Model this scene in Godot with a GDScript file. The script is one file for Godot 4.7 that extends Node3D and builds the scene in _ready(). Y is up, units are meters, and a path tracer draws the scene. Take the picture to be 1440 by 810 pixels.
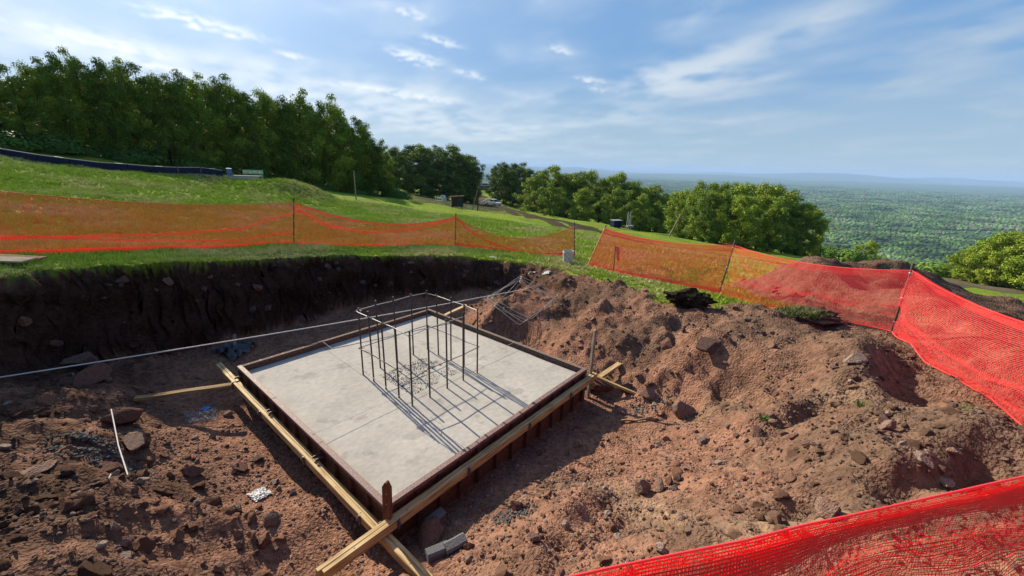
extends Node3D
# A poured concrete footing in an excavated pit on a grassy hill above a forested valley.
# World: y = 0 is the top of the slab, the photographer stands near x = 0, z = 0 and looks along -z.

const EYE := Vector3(0.0, 2.9626, 0.0)
const SUN_AZIMUTH := -42.6   # degrees from -z, negative to the left
const SUN_HEIGHT := 31.5

var rng := RandomNumberGenerator.new()
var M := {}
var names := {}

# ---------------------------------------------------------------- naming helpers
func numbered(called: String) -> String:
	var k: int = names.get(called, 0)
	names[called] = k + 1
	return called if k == 0 else "%s_%03d" % [called, k]

func tag(o: Node3D, label: String, category := "", group := "", kind := "") -> Node3D:
	if label: o.set_meta("label", label)
	if category: o.set_meta("category", category)
	if group: o.set_meta("group", group)
	if kind: o.set_meta("kind", kind)
	return o

func thing(called: String, label: String, category: String, at := Transform3D.IDENTITY, group := "") -> Node3D:
	var o := Node3D.new()
	o.name = numbered(called)
	o.transform = at
	add_child(o, true)
	tag(o, label, category, group)
	return o

func part(called: String, mesh: Mesh, m: Material, parent: Node, at := Transform3D.IDENTITY) -> MeshInstance3D:
	var o := MeshInstance3D.new()
	o.name = called if parent != self else numbered(called)
	o.mesh = mesh
	o.material_override = m
	o.transform = at
	parent.add_child(o, true)
	return o

func limb(called: String, parent: Node, at := Transform3D.IDENTITY) -> Node3D:
	var o := Node3D.new()
	o.name = called
	o.transform = at
	parent.add_child(o, true)
	return o

func scatter(called: String, mesh: Mesh, m: Material, parent: Node, places: Array[Transform3D], tints := PackedColorArray()) -> MultiMeshInstance3D:
	var mm := MultiMesh.new()
	mm.transform_format = MultiMesh.TRANSFORM_3D
	mm.use_colors = tints.size() > 0
	mm.mesh = mesh
	mm.instance_count = places.size()
	for k in places.size():
		mm.set_instance_transform(k, places[k])
		if tints.size() > 0: mm.set_instance_color(k, tints[k])
	var o := MultiMeshInstance3D.new()
	o.name = called if parent != self else numbered(called)
	o.multimesh = mm
	o.material_override = m
	parent.add_child(o, true)
	o.set_meta("kind", "stuff")
	return o

# ---------------------------------------------------------------- mesh builder
class Shape:
	var v := PackedVector3Array()
	var n := PackedVector3Array()
	var c := PackedColorArray()
	var i := PackedInt32Array()
	var col := Color.WHITE
	var colored := false
	func add(p: Vector3, nn: Vector3) -> int:
		v.append(p); n.append(nn); c.append(col)
		return v.size() - 1
	func tri(a: Vector3, b: Vector3, d: Vector3) -> void:
		var nn := (d - a).cross(b - a).normalized()
		var k := v.size()
		add(a, nn); add(b, nn); add(d, nn)
		i.append_array(PackedInt32Array([k, k + 1, k + 2]))
	func quad(a: Vector3, b: Vector3, d: Vector3, e: Vector3) -> void:
		var nn := (d - a).cross(b - a)
		if nn.length_squared() < 1e-14: nn = (e - a).cross(d - a)
		nn = nn.normalized()
		var k := v.size()
		add(a, nn); add(b, nn); add(d, nn); add(e, nn)
		i.append_array(PackedInt32Array([k, k + 1, k + 2, k, k + 2, k + 3]))
	func box(x: Transform3D, s: Vector3) -> void:
		var h := s * 0.5
		var p: Array[Vector3] = []
		for k in 8:
			p.append(x * Vector3(h.x if k & 1 else -h.x, h.y if k & 2 else -h.y, h.z if k & 4 else -h.z))
		quad(p[0], p[2], p[3], p[1]); quad(p[4], p[5], p[7], p[6])
		quad(p[0], p[1], p[5], p[4]); quad(p[2], p[6], p[7], p[3])
		quad(p[0], p[4], p[6], p[2]); quad(p[1], p[3], p[7], p[5])
	# a board along x with chamfered long edges and slightly uneven faces
	func board(x: Transform3D, s: Vector3, ch: float, wob := 0.0, r: RandomNumberGenerator = null, cuts := 6) -> void:
		var h := s * 0.5
		var prof: Array[Vector2] = [Vector2(-h.z + ch, h.y), Vector2(h.z - ch, h.y), Vector2(h.z, h.y - ch), Vector2(h.z, -h.y + ch), Vector2(h.z - ch, -h.y), Vector2(-h.z + ch, -h.y), Vector2(-h.z, -h.y + ch), Vector2(-h.z, h.y - ch)]
		var rows: Array = []
		for k in cuts + 1:
			var row: Array[Vector3] = []
			var dx := -h.x + s.x * k / cuts
			var oy := r.randf_range(-wob, wob) if r else 0.0
			var oz := r.randf_range(-wob, wob) if r else 0.0
			for q in prof: row.append(x * Vector3(dx, q.y + oy, q.x + oz))
			rows.append(row)
		for k in cuts:
			for j in 8: quad(rows[k][j], rows[k + 1][j], rows[k + 1][(j + 1) % 8], rows[k][(j + 1) % 8])
		for e in 2:
			var row: Array[Vector3] = rows[0] if e == 0 else rows[cuts]
			for j in range(1, 7):
				if e == 0: tri(row[0], row[j], row[j + 1])
				else: tri(row[0], row[j + 1], row[j])
	func tube(pts: PackedVector3Array, rad: PackedFloat32Array, sides: int, closed := true) -> void:
		var prev := Vector3.ZERO
		var k0 := v.size()
		var side := Vector3.ZERO
		for k in pts.size():
			var dir := (pts[mini(k + 1, pts.size() - 1)] - pts[maxi(k - 1, 0)]).normalized()
			if side == Vector3.ZERO or absf(side.dot(dir)) > 0.95:
				side = dir.cross(Vector3.UP if absf(dir.y) < 0.9 else Vector3.RIGHT).normalized()
			side = (side - dir * side.dot(dir)).normalized()
			var up := side.cross(dir)
			var r := rad[mini(k, rad.size() - 1)]
			for j in sides:
				var a := TAU * j / sides
				var d := side * cos(a) + up * sin(a)
				add(pts[k] + d * r, d)
		for k in pts.size() - 1:
			for j in sides:
				var a := k0 + k * sides + j
				var b := k0 + k * sides + (j + 1) % sides
				i.append_array(PackedInt32Array([a, b, b + sides, a, b + sides, a + sides]))
		if closed:
			for e in 2:
				var kk := 0 if e == 0 else pts.size() - 1
				var nn := (pts[0] - pts[1]).normalized() if e == 0 else (pts[kk] - pts[kk - 1]).normalized()
				var base := v.size()
				for j in sides: add(v[k0 + kk * sides + j], nn)
				for j in range(1, sides - 1): i.append_array(PackedInt32Array([base, base + j, base + j + 1] if e == 1 else [base, base + j + 1, base + j]))
	func lathe(prof: Array, sides: int, x := Transform3D.IDENTITY) -> void:
		for k in prof.size() - 1:
			var p: Vector2 = prof[k]
			var q: Vector2 = prof[k + 1]
			var nn := Vector2(q.y - p.y, p.x - q.x).normalized()
			var k0 := v.size()
			for j in sides + 1:
				var a := TAU * j / sides
				var d := Vector3(cos(a), 0, sin(a))
				var nw := (x.basis * (d * nn.x + Vector3.UP * nn.y)).normalized()
				add(x * (d * p.x + Vector3.UP * p.y), nw)
				add(x * (d * q.x + Vector3.UP * q.y), nw)
			for j in sides:
				var a := k0 + j * 2
				i.append_array(PackedInt32Array([a, a + 3, a + 1, a, a + 2, a + 3]))
	func done() -> ArrayMesh:
		var arr := []
		arr.resize(Mesh.ARRAY_MAX)
		arr[Mesh.ARRAY_VERTEX] = v
		arr[Mesh.ARRAY_NORMAL] = n
		if colored: arr[Mesh.ARRAY_COLOR] = c
		arr[Mesh.ARRAY_INDEX] = i
		var m := ArrayMesh.new()
		m.add_surface_from_arrays(Mesh.PRIMITIVE_TRIANGLES, arr)
		return m

func tube_mesh(pts: PackedVector3Array, r: float, sides := 6) -> ArrayMesh:
	var s := Shape.new()
	s.tube(pts, PackedFloat32Array([r]), sides)
	return s.done()

func board_mesh(l: float, h: float, w: float, ch := 0.004, wob := 0.0015) -> ArrayMesh:
	var s := Shape.new()
	s.board(Transform3D.IDENTITY, Vector3(l, h, w), ch, wob, rng)
	return s.done()

# a transform at the middle of a -> b whose x axis runs along it and whose y axis is up
func along(a: Vector3, b: Vector3, roll := 0.0) -> Transform3D:
	var x := (b - a).normalized()
	var z := x.cross(Vector3.UP).normalized()
	var y := z.cross(x)
	return Transform3D(Basis(x, y, z).rotated(x, roll), (a + b) * 0.5)

# ---------------------------------------------------------------- textures and materials
func noise_tex(freq: float, kind: int, octaves: int, lo: Color, hi: Color, size := 512, seed_ := 1, mid = null, mid_at := 0.5) -> NoiseTexture2D:
	var f := FastNoiseLite.new()
	f.noise_type = kind
	f.frequency = freq
	f.fractal_octaves = octaves
	f.fractal_type = FastNoiseLite.FRACTAL_FBM if octaves > 1 else FastNoiseLite.FRACTAL_NONE
	f.seed = seed_
	var t := NoiseTexture2D.new()
	t.width = size
	t.height = size
	t.seamless = true
	t.seamless_blend_skirt = 0.15
	t.noise = f
	var g := Gradient.new()
	g.set_color(0, lo)
	g.set_color(1, hi)
	if mid != null: g.add_point(mid_at, mid)
	t.color_ramp = g
	return t

func grey(a: float) -> Color:
	return Color(a, a, a)

func mat(lin: Color, rough := 0.9, tex: Texture2D = null, scale := Vector3.ONE, bump: Texture2D = null, bump_cm := 1.0, world := false) -> StandardMaterial3D:
	var m := StandardMaterial3D.new()
	m.albedo_color = lin.linear_to_srgb()
	m.roughness = rough
	if rough > 0.79: m.metallic_specular = 0.12
	if tex: m.albedo_texture = tex
	if bump:
		m.heightmap_enabled = true
		m.heightmap_texture = bump
		m.heightmap_scale = bump_cm
	if tex or bump:
		m.uv1_triplanar = true
		m.uv1_world_triplanar = world
		m.uv1_scale = scale
	return m

# fresh concrete: soft clouds, damp stains and the arcs a trowel leaves (4 m to the picture)
func trowelled() -> ImageTexture:
	var n := 1024
	var im := Image.create(n, n, false, Image.FORMAT_RGB8)
	var a := FastNoiseLite.new()
	a.noise_type = FastNoiseLite.TYPE_SIMPLEX_SMOOTH
	a.frequency = 0.004
	a.fractal_octaves = 5
	var b := FastNoiseLite.new()
	b.noise_type = FastNoiseLite.TYPE_SIMPLEX_SMOOTH
	b.frequency = 0.05
	b.fractal_octaves = 3
	b.seed = 4
	var tone := PackedFloat32Array()
	tone.resize(n * n)
	for y in n:
		for x in n:
			var s := a.get_noise_2d(x, y)
			var stain := smoothstep(0.25, 0.5, a.get_noise_2d(x * 2.0 + 900.0, y * 2.0))
			tone[y * n + x] = 0.91 + 0.07 * s + 0.05 * b.get_noise_2d(x, y * 0.7) - 0.08 * stain
	var r := RandomNumberGenerator.new()
	r.seed = 14
	for k in 420:
		var c := Vector2(r.randf() * n, r.randf() * n)
		var rad := r.randf_range(40.0, 170.0)
		var from := r.randf() * TAU
		var amp := r.randf_range(-0.07, 0.06)
		var span := r.randf_range(0.5, 1.7)
		var wide := r.randi_range(1, 3)
		var steps := int(rad * span * 1.3)
		for j in steps:
			var t := float(j) / steps
			for w in wide:
				var p := c + Vector2.from_angle(from + span * t) * (rad + w)
				var o := posmod(int(p.y), n) * n + posmod(int(p.x), n)
				tone[o] = clampf(tone[o] + amp * sin(PI * t) * 0.6, 0.5, 1.0)
	for y in n:
		for x in n:
			var t := clampf(tone[y * n + x], 0.0, 1.0)
			im.set_pixel(x, y, Color(t, t * 0.995, t * 0.985))
	return ImageTexture.create_from_image(im)

func make_materials() -> void:
	var cl := FastNoiseLite.TYPE_CELLULAR
	var sx := FastNoiseLite.TYPE_SIMPLEX_SMOOTH
	var soil_tone := noise_tex(0.012, sx, 5, grey(0.52), grey(1.0), 1024, 3, grey(0.86), 0.5)
	var soil_bump := noise_tex(0.03, sx, 5, grey(0.0), grey(1.0), 1024, 5)
	var grain := noise_tex(0.02, sx, 4, grey(0.6), grey(1.0), 512, 7, grey(0.9), 0.45)
	var speckle := noise_tex(0.09, sx, 3, grey(0.7), grey(1.0), 512, 9)
	var pit_bump := noise_tex(0.05, sx, 4, grey(0.0), grey(1.0), 512, 11)
	M.soil = mat(Color.WHITE, 0.97, soil_tone, Vector3.ONE * 0.9, soil_bump, 3.5, true)
	M.soil.vertex_color_use_as_albedo = true
	M.meadow = mat(Color.WHITE, 0.95, soil_tone, Vector3.ONE * 0.35, soil_bump, 5.0, true)
	M.meadow.vertex_color_use_as_albedo = true
	M.valley = mat(Color.WHITE, 1.0)
	M.valley.vertex_color_use_as_albedo = true
	M.grass = mat(Color.WHITE, 0.8)
	M.grass.vertex_color_use_as_albedo = true
	M.grass.backlight = Color(0.8, 0.9, 0.3)
	M.stone = mat(Color.WHITE, 0.92, grain, Vector3.ONE * 3.0, pit_bump, 1.0)
	M.stone.vertex_color_use_as_albedo = true
	for k in 4:
		var tone: Color = [Color(0.16, 0.085, 0.062), Color(0.22, 0.145, 0.11), Color(0.12, 0.075, 0.062), Color(0.26, 0.19, 0.15)][k]
		M["rock_%d" % k] = mat(tone, 0.92, grain, Vector3.ONE * 2.5, pit_bump, 1.2, true)
	M.concrete = mat(Color(0.400, 0.378, 0.340), 0.85, trowelled(), Vector3.ONE * 0.25, noise_tex(0.06, sx, 4, grey(0), grey(1), 512, 22), 0.25)
	M.rough_concrete = mat(Color(0.36, 0.34, 0.30), 0.95, speckle, Vector3.ONE * 4.0, pit_bump, 1.5)
	M.block = mat(Color(0.17, 0.17, 0.172), 0.9, speckle, Vector3.ONE * 3.0, pit_bump, 0.6)
	var wood := noise_tex(0.014, sx, 4, Color(0.62, 0.52, 0.40), Color(1, 1, 1), 512, 31, Color(0.92, 0.88, 0.8), 0.5)
	M.lumber = mat(Color(0.44, 0.33, 0.165), 0.75, wood, Vector3(0.35, 5.0, 5.0))
	M.lumber_old = mat(Color(0.28, 0.21, 0.135), 0.85, wood, Vector3(0.35, 5.0, 5.0))
	M.pale_board = mat(Color(0.42, 0.38, 0.32), 0.85, wood, Vector3(0.35, 5.0, 5.0))
	M.stake = mat(Color(0.17, 0.085, 0.05), 0.85, wood, Vector3(5.0, 0.4, 5.0))
	M.grey_wood = mat(Color(0.30, 0.28, 0.26), 0.9, wood, Vector3(5.0, 0.4, 5.0))
	var stain := noise_tex(0.02, sx, 5, Color(0.45, 0.42, 0.40), Color(1, 1, 1), 512, 41, Color(0.85, 0.8, 0.78), 0.5)
	M.ply = mat(Color(0.16, 0.072, 0.04), 0.6, stain, Vector3(1.6, 3.0, 1.6))
	M.ply_dusty_lit = mat(Color(0.15, 0.12, 0.098), 0.9, stain, Vector3.ONE * 2.0)
	M.form_steel = mat(Color(0.22, 0.135, 0.12), 0.7, stain, Vector3.ONE * 5.0)
	M.rail_dusty = mat(Color(0.25, 0.215, 0.185), 0.85, stain, Vector3.ONE * 5.0)
	M.form_rib = mat(Color(0.11, 0.055, 0.042), 0.65, stain, Vector3.ONE * 4.0)
	M.bolt = mat(Color(0.12, 0.10, 0.095), 0.55)
	M.bolt.metallic = 0.5
	M.rebar = mat(Color(0.085, 0.065, 0.058), 0.6, speckle, Vector3.ONE * 6.0)
	M.rebar.metallic = 0.35
	M.steel = mat(Color(0.42, 0.40, 0.37), 0.5, speckle, Vector3.ONE * 6.0)
	M.steel.metallic = 0.5
	M.rope = mat(Color(0.56, 0.53, 0.48), 0.85)
	M.string = mat(Color(0.50, 0.48, 0.44), 0.9)
	M.net = mat(Color(0.88, 0.034, 0.036), 0.6)
	M.net.backlight = Color(0.95, 0.040, 0.040)
	M.net_edge = mat(Color(0.90, 0.04, 0.035), 0.6)
	M.net_edge.backlight = Color(0.8, 0.05, 0.04)
	M.post = mat(Color(0.055, 0.05, 0.048), 0.7)
	M.post_orange = mat(Color(0.62, 0.20, 0.07), 0.7)
	M.white = mat(Color(0.55, 0.55, 0.54), 0.5)
	M.bucket = mat(Color(0.55, 0.555, 0.55), 0.45, noise_tex(0.02, sx, 4, grey(0.7), grey(1.0), 256, 51), Vector3.ONE * 3.0)
	M.paper = mat(Color(0.46, 0.45, 0.43), 0.8)
	M.paper.backlight = Color(0.3, 0.3, 0.3)
	M.tarp = mat(Color(0.05, 0.058, 0.07), 0.6, grain, Vector3.ONE * 4.0)
	M.blue = mat(Color(0.10, 0.28, 0.62), 0.6)
	M.clear = mat(Color(0.40, 0.43, 0.45), 0.5)
	M.clear.transparency = BaseMaterial3D.TRANSPARENCY_ALPHA
	M.clear.albedo_color.a = 0.16
	M.pink = mat(Color(0.85, 0.10, 0.09), 0.7)
	M.pink.backlight = Color(0.8, 0.1, 0.1)
	M.conveyor = mat(Color(0.018, 0.022, 0.05), 0.85)
	M.conveyor_rail = mat(Color(0.25, 0.26, 0.28), 0.5)
	M.conveyor_blue = mat(Color(0.05, 0.11, 0.30), 0.5)
	M.dark = mat(Color(0.02, 0.02, 0.022), 0.6)
	M.glass = mat(Color(0.03, 0.04, 0.05), 0.08)
	M.car_paint = mat(Color(0.6, 0.61, 0.62), 0.25)
	M.car_paint.clearcoat_enabled = true
	M.tyre = mat(Color(0.02, 0.02, 0.02), 0.9)
	M.grey_metal = mat(Color(0.32, 0.33, 0.34), 0.5)
	M.bark = mat(Color(0.085, 0.065, 0.048), 0.95, wood, Vector3(4, 0.5, 4), soil_bump, 3.0)
	M.dark_soil = mat(Color(0.085, 0.058, 0.044), 0.97, soil_tone, Vector3.ONE * 2.0, soil_bump, 3.0)
	M.dark_gravel = mat(Color(0.10, 0.10, 0.105), 0.97, speckle, Vector3.ONE * 0.4)
	M.sign_green = mat(Color(0.20, 0.33, 0.25), 0.7)
	M.leaf = []
	for k in 4:
		var l := mat([Color(0.82, 0.86, 0.8), Color(1.1, 1.08, 1.0), Color(0.66, 0.72, 0.72), Color(1.4, 1.32, 1.1)][k] * 0.9, 0.6)
		l.vertex_color_use_as_albedo = true
		l.metallic_specular = 0.2
		l.backlight = Color(0.95, 1.0, 0.45)
		M.leaf.append(l)
	M.far_leaf = mat(Color.WHITE, 0.95)
	M.far_leaf.vertex_color_use_as_albedo = true

# ---------------------------------------------------------------- the land
# heights measured inside the pit and on its banks (x, y, z)
var marks: Array[Vector3] = [
	Vector3(-4.5, -0.52, -5.6), Vector3(-3.0, -0.55, -7.0), Vector3(-1.6, -0.52, -8.5), Vector3(0.0, -0.5, -7.1), Vector3(1.35, -0.5, -5.9), Vector3(-2.6, -0.52, -3.75), Vector3(-1.25, -0.5, -2.55), Vector3(-3.6, -0.5, -4.6), Vector3(-4.25, -0.45, -4.3),
	Vector3(-2, -0.62, -5.3), Vector3(-1, -0.62, -5), Vector3(0.15, -0.55, -4.2), Vector3(0.9, -0.52, -4.95), Vector3(-0.5, -0.6, -3.4), Vector3(-0.7, -0.58, -3.0), Vector3(-2.0, -0.6, -6.8), Vector3(-0.6, -0.6, -6.5), Vector3(-5.2, -0.4, -6.3), Vector3(-5.9, -0.25, -5.5), Vector3(-4.2, -0.5, -7.4),
	Vector3(-0.08, -0.17, -3.29), Vector3(-0.48, -0.15, -2.87), Vector3(-0.65, -0.18, -2.60), Vector3(0.55, -0.26, -3.82), Vector3(0.91, -0.36, -3.97), Vector3(1.07, -0.43, -4.05),
	Vector3(-4.92, 0.0, -3.85), Vector3(-4.61, 0.15, -3.21), Vector3(-3.62, 0.2, -2.68), Vector3(-3.25, 0.55, -1.98), Vector3(-2.80, 0.10, -2.39), Vector3(-2.66, 0.5, -1.85), Vector3(-2.29, -0.1, -2.40), Vector3(-1.70, -0.3, -2.52), Vector3(-3.35, -0.25, -3.33), Vector3(-4.52, -0.15, -4.07), Vector3(-3.39, -0.42, -3.84), Vector3(-2.66, -0.42, -3.35), Vector3(-6.18, -0.02, -4.43), Vector3(-5.33, 0.1, -3.69),
	Vector3(-0.05, -0.05, -2.62), Vector3(0.37, 0.22, -2.15), Vector3(0.87, 0.05, -2.81), Vector3(1.45, 0.02, -3.21), Vector3(1.12, -0.25, -3.85), Vector3(1.91, -0.12, -3.82), Vector3(1.79, 0.25, -2.85), Vector3(2.25, 0.45, -2.66), Vector3(2.46, 0.2, -3.48), Vector3(1.82, -0.40, -4.75), Vector3(1.57, 0.21, -6.25), Vector3(1.50, -0.40, -5.95), Vector3(1.88, -0.36, -5.62), Vector3(2.12, 0.22, -5.98), Vector3(1.92, -0.40, -5.2), Vector3(2.34, -0.26, -4.88), Vector3(2.47, 0.44, -5.26), Vector3(2.73, -0.12, -4.50), Vector3(2.89, 0.48, -4.90), Vector3(3.0, 0.10, -4.24), Vector3(3.16, 0.56, -4.49), Vector3(3.14, 0.32, -3.98), Vector3(3.3, 0.64, -4.22), Vector3(2.6, 0.52, -5.6), Vector3(2.3, 0.38, -6.2),
	Vector3(3.12, 0.60, -5.60), Vector3(2.68, 0.48, -6.31), Vector3(2.06, 0.32, -6.67), Vector3(1.18, -0.05, -7.68), Vector3(0.64, 0.02, -8.35), Vector3(-0.33, -0.25, -9.11), Vector3(0.32, 0.3, -8.68), Vector3(1.24, 0.40, -8.35), Vector3(1.89, 0.5, -7.2), Vector3(2.60, 0.58, -6.57),
	Vector3(3.28, 0.65, -6.20), Vector3(3.67, 0.80, -5.71), Vector3(4.07, 0.92, -5.23), Vector3(4.15, 0.98, -4.49), Vector3(3.96, 1.02, -3.72), Vector3(3.78, 1.10, -3.08), Vector3(3.57, 1.15, -2.53), Vector3(3.43, 0.75, -4.01), Vector3(3.56, 0.72, -4.82), Vector3(3.06, 0.85, -3.09), Vector3(3.03, 1.05, -2.47), Vector3(2.50, 0.85, -2.39), Vector3(2.63, 1.05, -2.06), Vector3(3.01, 1.15, -2.03), Vector3(1.70, 0.7, -1.89), Vector3(1.2, 0.62, -1.9),
	Vector3(0.3, 0.95, -0.9), Vector3(-0.8, 0.85, -1.0), Vector3(-2.0, 0.8, -1.1), Vector3(1.4, 1.15, -0.9), Vector3(2.6, 1.25, -1.0), Vector3(-3.4, 0.95, -1.0), Vector3(-5.2, 0.55, -2.3), Vector3(-6.4, 0.5, -3.2), Vector3(-5.0, 0.95, -1.2), Vector3(-1.0, 0.25, -1.75), Vector3(-0.6, -0.1, -2.2), Vector3(0.0, 1.4, 0.0), Vector3(4.6, 1.0, -3.4), Vector3(4.3, 1.15, -2.0), Vector3(-6.9, 0.7, -4.4)]
# the lip of the pit: x, z, and how wide the slope below it is
var lip: Array[Vector3] = [
	Vector3(-6.6, -4.7, 0.55), Vector3(-6.5, -5.35, 0.5), Vector3(-6.3, -5.8, 0.5), Vector3(-6.0, -6.3, 0.48), Vector3(-5.25, -7.7, 0.45), Vector3(-4.1, -9.2, 0.45), Vector3(-2.9, -9.95, 0.45), Vector3(-1.5, -10.4, 0.5), Vector3(-0.4, -10.55, 0.7),
	Vector3(0.3, -10.4, 1.1), Vector3(0.9, -10.1, 1.3), Vector3(1.7, -9.3, 1.2), Vector3(2.25, -8.55, 1.0), Vector3(2.6, -7.6, 0.8), Vector3(2.95, -6.95, 0.6), Vector3(3.7, -6.85, 0.5), Vector3(4.25, -6.7, 0.6), Vector3(4.9, -6.0, 0.8), Vector3(5.15, -5.2, 0.9), Vector3(5.0, -4.2, 0.9), Vector3(4.8, -3.2, 0.9),
	Vector3(4.9, -1.8, 0.9), Vector3(4.9, 1.5, 0.9), Vector3(-7.4, 1.5, 0.9), Vector3(-6.9, -3.4, 0.8)]
var broken_face := [[1.7, -6.15, 0.45, 1.0], [2.2, -5.55, 0.42, 1.0], [2.45, -5.05, 0.40, 1.0], [2.85, -4.65, 0.40, 1.0], [3.1, -4.25, 0.38, 0.9], [1.6, -7.0, 0.55, 0.8], [1.1, -7.9, 0.5, 0.7], [2.6, -6.0, 0.55, 0.8], [3.3, -5.3, 0.5, 0.6], [3.3, -3.8, 0.3, 0.7]]
# ridges and hollows of the right-hand bank: x, z, half length, half width, turn, height
var shapes := [[3.9, -4.2, 0.75, 0.28, 2.38, 0.20], [4.2, -3.7, 0.65, 0.26, 2.38, -0.30], [3.2, -3.66, 0.36, 0.13, -0.25, -0.17], [3.35, -3.9, 0.45, 0.2, -0.25, 0.08], [2.75, -2.22, 0.30, 0.14, -0.2, -0.26], [3.35, -2.32, 0.26, 0.13, -0.3, -0.22], [2.12, -2.36, 0.24, 0.13, -0.1, -0.20], [2.3, -5.85, 0.3, 0.25, 0.6, -0.14], [2.95, -5.55, 0.35, 0.3, 0.8, 0.16], [2.5, -6.5, 0.25, 0.2, 0.4, 0.12], [1.7, -7.4, 0.4, 0.22, 0.9, 0.12], [3.3, -4.9, 0.5, 0.22, 1.0, 0.10], [2.85, -4.75, 0.4, 0.2, 1.0, -0.10], [3.7, -2.75, 0.4, 0.25, 0.0, 0.10]]
const GX0 := -9.0
const GZ0 := -12.5
const GS := 0.1
const GNX := 160
const GNZ := 150
var grid_floor := PackedFloat32Array()
var grid_in := PackedFloat32Array()
var n_soil := FastNoiseLite.new()
var n_clod := FastNoiseLite.new()
var n_big := FastNoiseLite.new()
var n_wall := FastNoiseLite.new()
var n_block := FastNoiseLite.new()

func sstep(a: float, b: float, x: float) -> float:
	return smoothstep(a, b, x)

func lip_distance(x: float, z: float) -> Vector2:   # (distance, positive inside the pit; width of the slope)
	var best := 1e9
	var width := 1.0
	var inside := false
	var k := lip.size() - 1
	for j in lip.size():
		var ax := lip[k].x
		var az := lip[k].y
		var bx := lip[j].x
		var bz := lip[j].y
		if (az > z) != (bz > z) and x < (bx - ax) * (z - az) / (bz - az) + ax: inside = not inside
		var ex := bx - ax
		var ez := bz - az
		var t := clampf(((x - ax) * ex + (z - az) * ez) / (ex * ex + ez * ez), 0.0, 1.0)
		var d := Vector2(x - ax - ex * t, z - az - ez * t).length_squared()
		if d < best:
			best = d
			width = lerpf(lip[k].z, lip[j].z, t)
		k = j
	return Vector2(sqrt(best) * (1.0 if inside else -1.0), width)

func prepare_land() -> void:
	for a in [[n_soil, 1.1, 5, 11], [n_clod, 3.2, 3, 12], [n_big, 0.06, 3, 13], [n_wall, 1.4, 4, 14]]:
		var f: FastNoiseLite = a[0]
		f.noise_type = FastNoiseLite.TYPE_SIMPLEX_SMOOTH
		f.frequency = a[1]
		f.fractal_octaves = a[2]
		f.seed = a[3]
	n_clod.noise_type = FastNoiseLite.TYPE_CELLULAR
	n_clod.cellular_return_type = FastNoiseLite.RETURN_DISTANCE
	n_clod.cellular_distance_function = FastNoiseLite.DISTANCE_EUCLIDEAN
	n_block.noise_type = FastNoiseLite.TYPE_CELLULAR
	n_block.cellular_return_type = FastNoiseLite.RETURN_CELL_VALUE
	n_block.cellular_jitter = 1.0
	n_block.frequency = 1.0
	n_block.seed = 21
	n_block.domain_warp_enabled = true
	n_block.domain_warp_amplitude = 0.25
	n_block.domain_warp_frequency = 1.7
	grid_floor.resize(GNX * GNZ)
	grid_in.resize(GNX * GNZ)
	for kz in GNZ:
		for kx in GNX:
			var x := GX0 + kx * GS
			var z := GZ0 + kz * GS
			var l := lip_distance(x, z)
			var o := kz * GNX + kx
			grid_in[o] = clampf(l.x / l.y, -3.0, 3.0) if l.x > 0.0 else clampf(l.x, -3.0, 0.0)
			if l.x < -1.2: continue
			var sum := 0.0
			var total := 1e-9
			for p in marks:
				var d2 := (p.x - x) * (p.x - x) + (p.z - z) * (p.z - z)
				var w := exp(-d2 * 4.6) + 0.004 / (0.3 + d2 * d2)
				sum += w * p.y
				total += w
			grid_floor[o] = sum / total

func look(grid: PackedFloat32Array, x: float, z: float, other: float) -> float:
	var fx := (x - GX0) / GS
	var fz := (z - GZ0) / GS
	if fx < 0.0 or fz < 0.0 or fx >= GNX - 1.001 or fz >= GNZ - 1.001: return other
	var ix := int(fx)
	var iz := int(fz)
	fx -= ix
	fz -= iz
	var o := iz * GNX + ix
	return lerpf(lerpf(grid[o], grid[o + 1], fx), lerpf(grid[o + GNX], grid[o + GNX + 1], fx), fz)

func soft_over(v: float, cap: float, rest: float) -> float:   # v up to cap, then only a share of what is above it
	return v if v < cap else cap + (v - cap) * rest

func hump(x: float, z: float, cx: float, cz: float, rx: float, rz: float, turn: float) -> float:
	var dx := x - cx
	var dz := z - cz
	var a := (dx * cos(turn) + dz * sin(turn)) / rx
	var b := (-dx * sin(turn) + dz * cos(turn)) / rz
	return exp(-(a * a + b * b))

func spoil_pile(x: float, z: float) -> float:   # the heap behind the right-hand net
	if x < 3.0 or x > 16.0 or z < -15.0 or z > -2.0: return 0.0
	return 0.80 * hump(x, z, 7.3, -8.1, 1.9, 0.9, 0.25) + 0.30 * hump(x, z, 9.3, -7.4, 1.7, 1.0, 0.5) + 0.36 * hump(x, z, 5.95, -7.45, 0.6, 0.7, 0.0) + 0.45 * hump(x, z, 6.9, -6.2, 1.5, 1.3, 0.0) + 0.33 * hump(x, z, 6.2, -4.4, 1.1, 1.5, 0.0) + 0.25 * hump(x, z, 9.0, -9.0, 1.5, 0.8, 0.3) + 0.34 * hump(x, z, 5.75, -7.75, 0.6, 0.8, 0.3) + 0.26 * hump(x, z, 6.3, -6.3, 0.5, 0.8, 0.0) - 0.16 * hump(x, z, 6.3, -7.0, 0.3, 0.5, 0.6) - 0.14 * hump(x, z, 7.4, -6.9, 0.25, 0.6, 0.2) - 0.12 * hump(x, z, 8.1, -6.9, 0.2, 0.6, 0.2)

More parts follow.
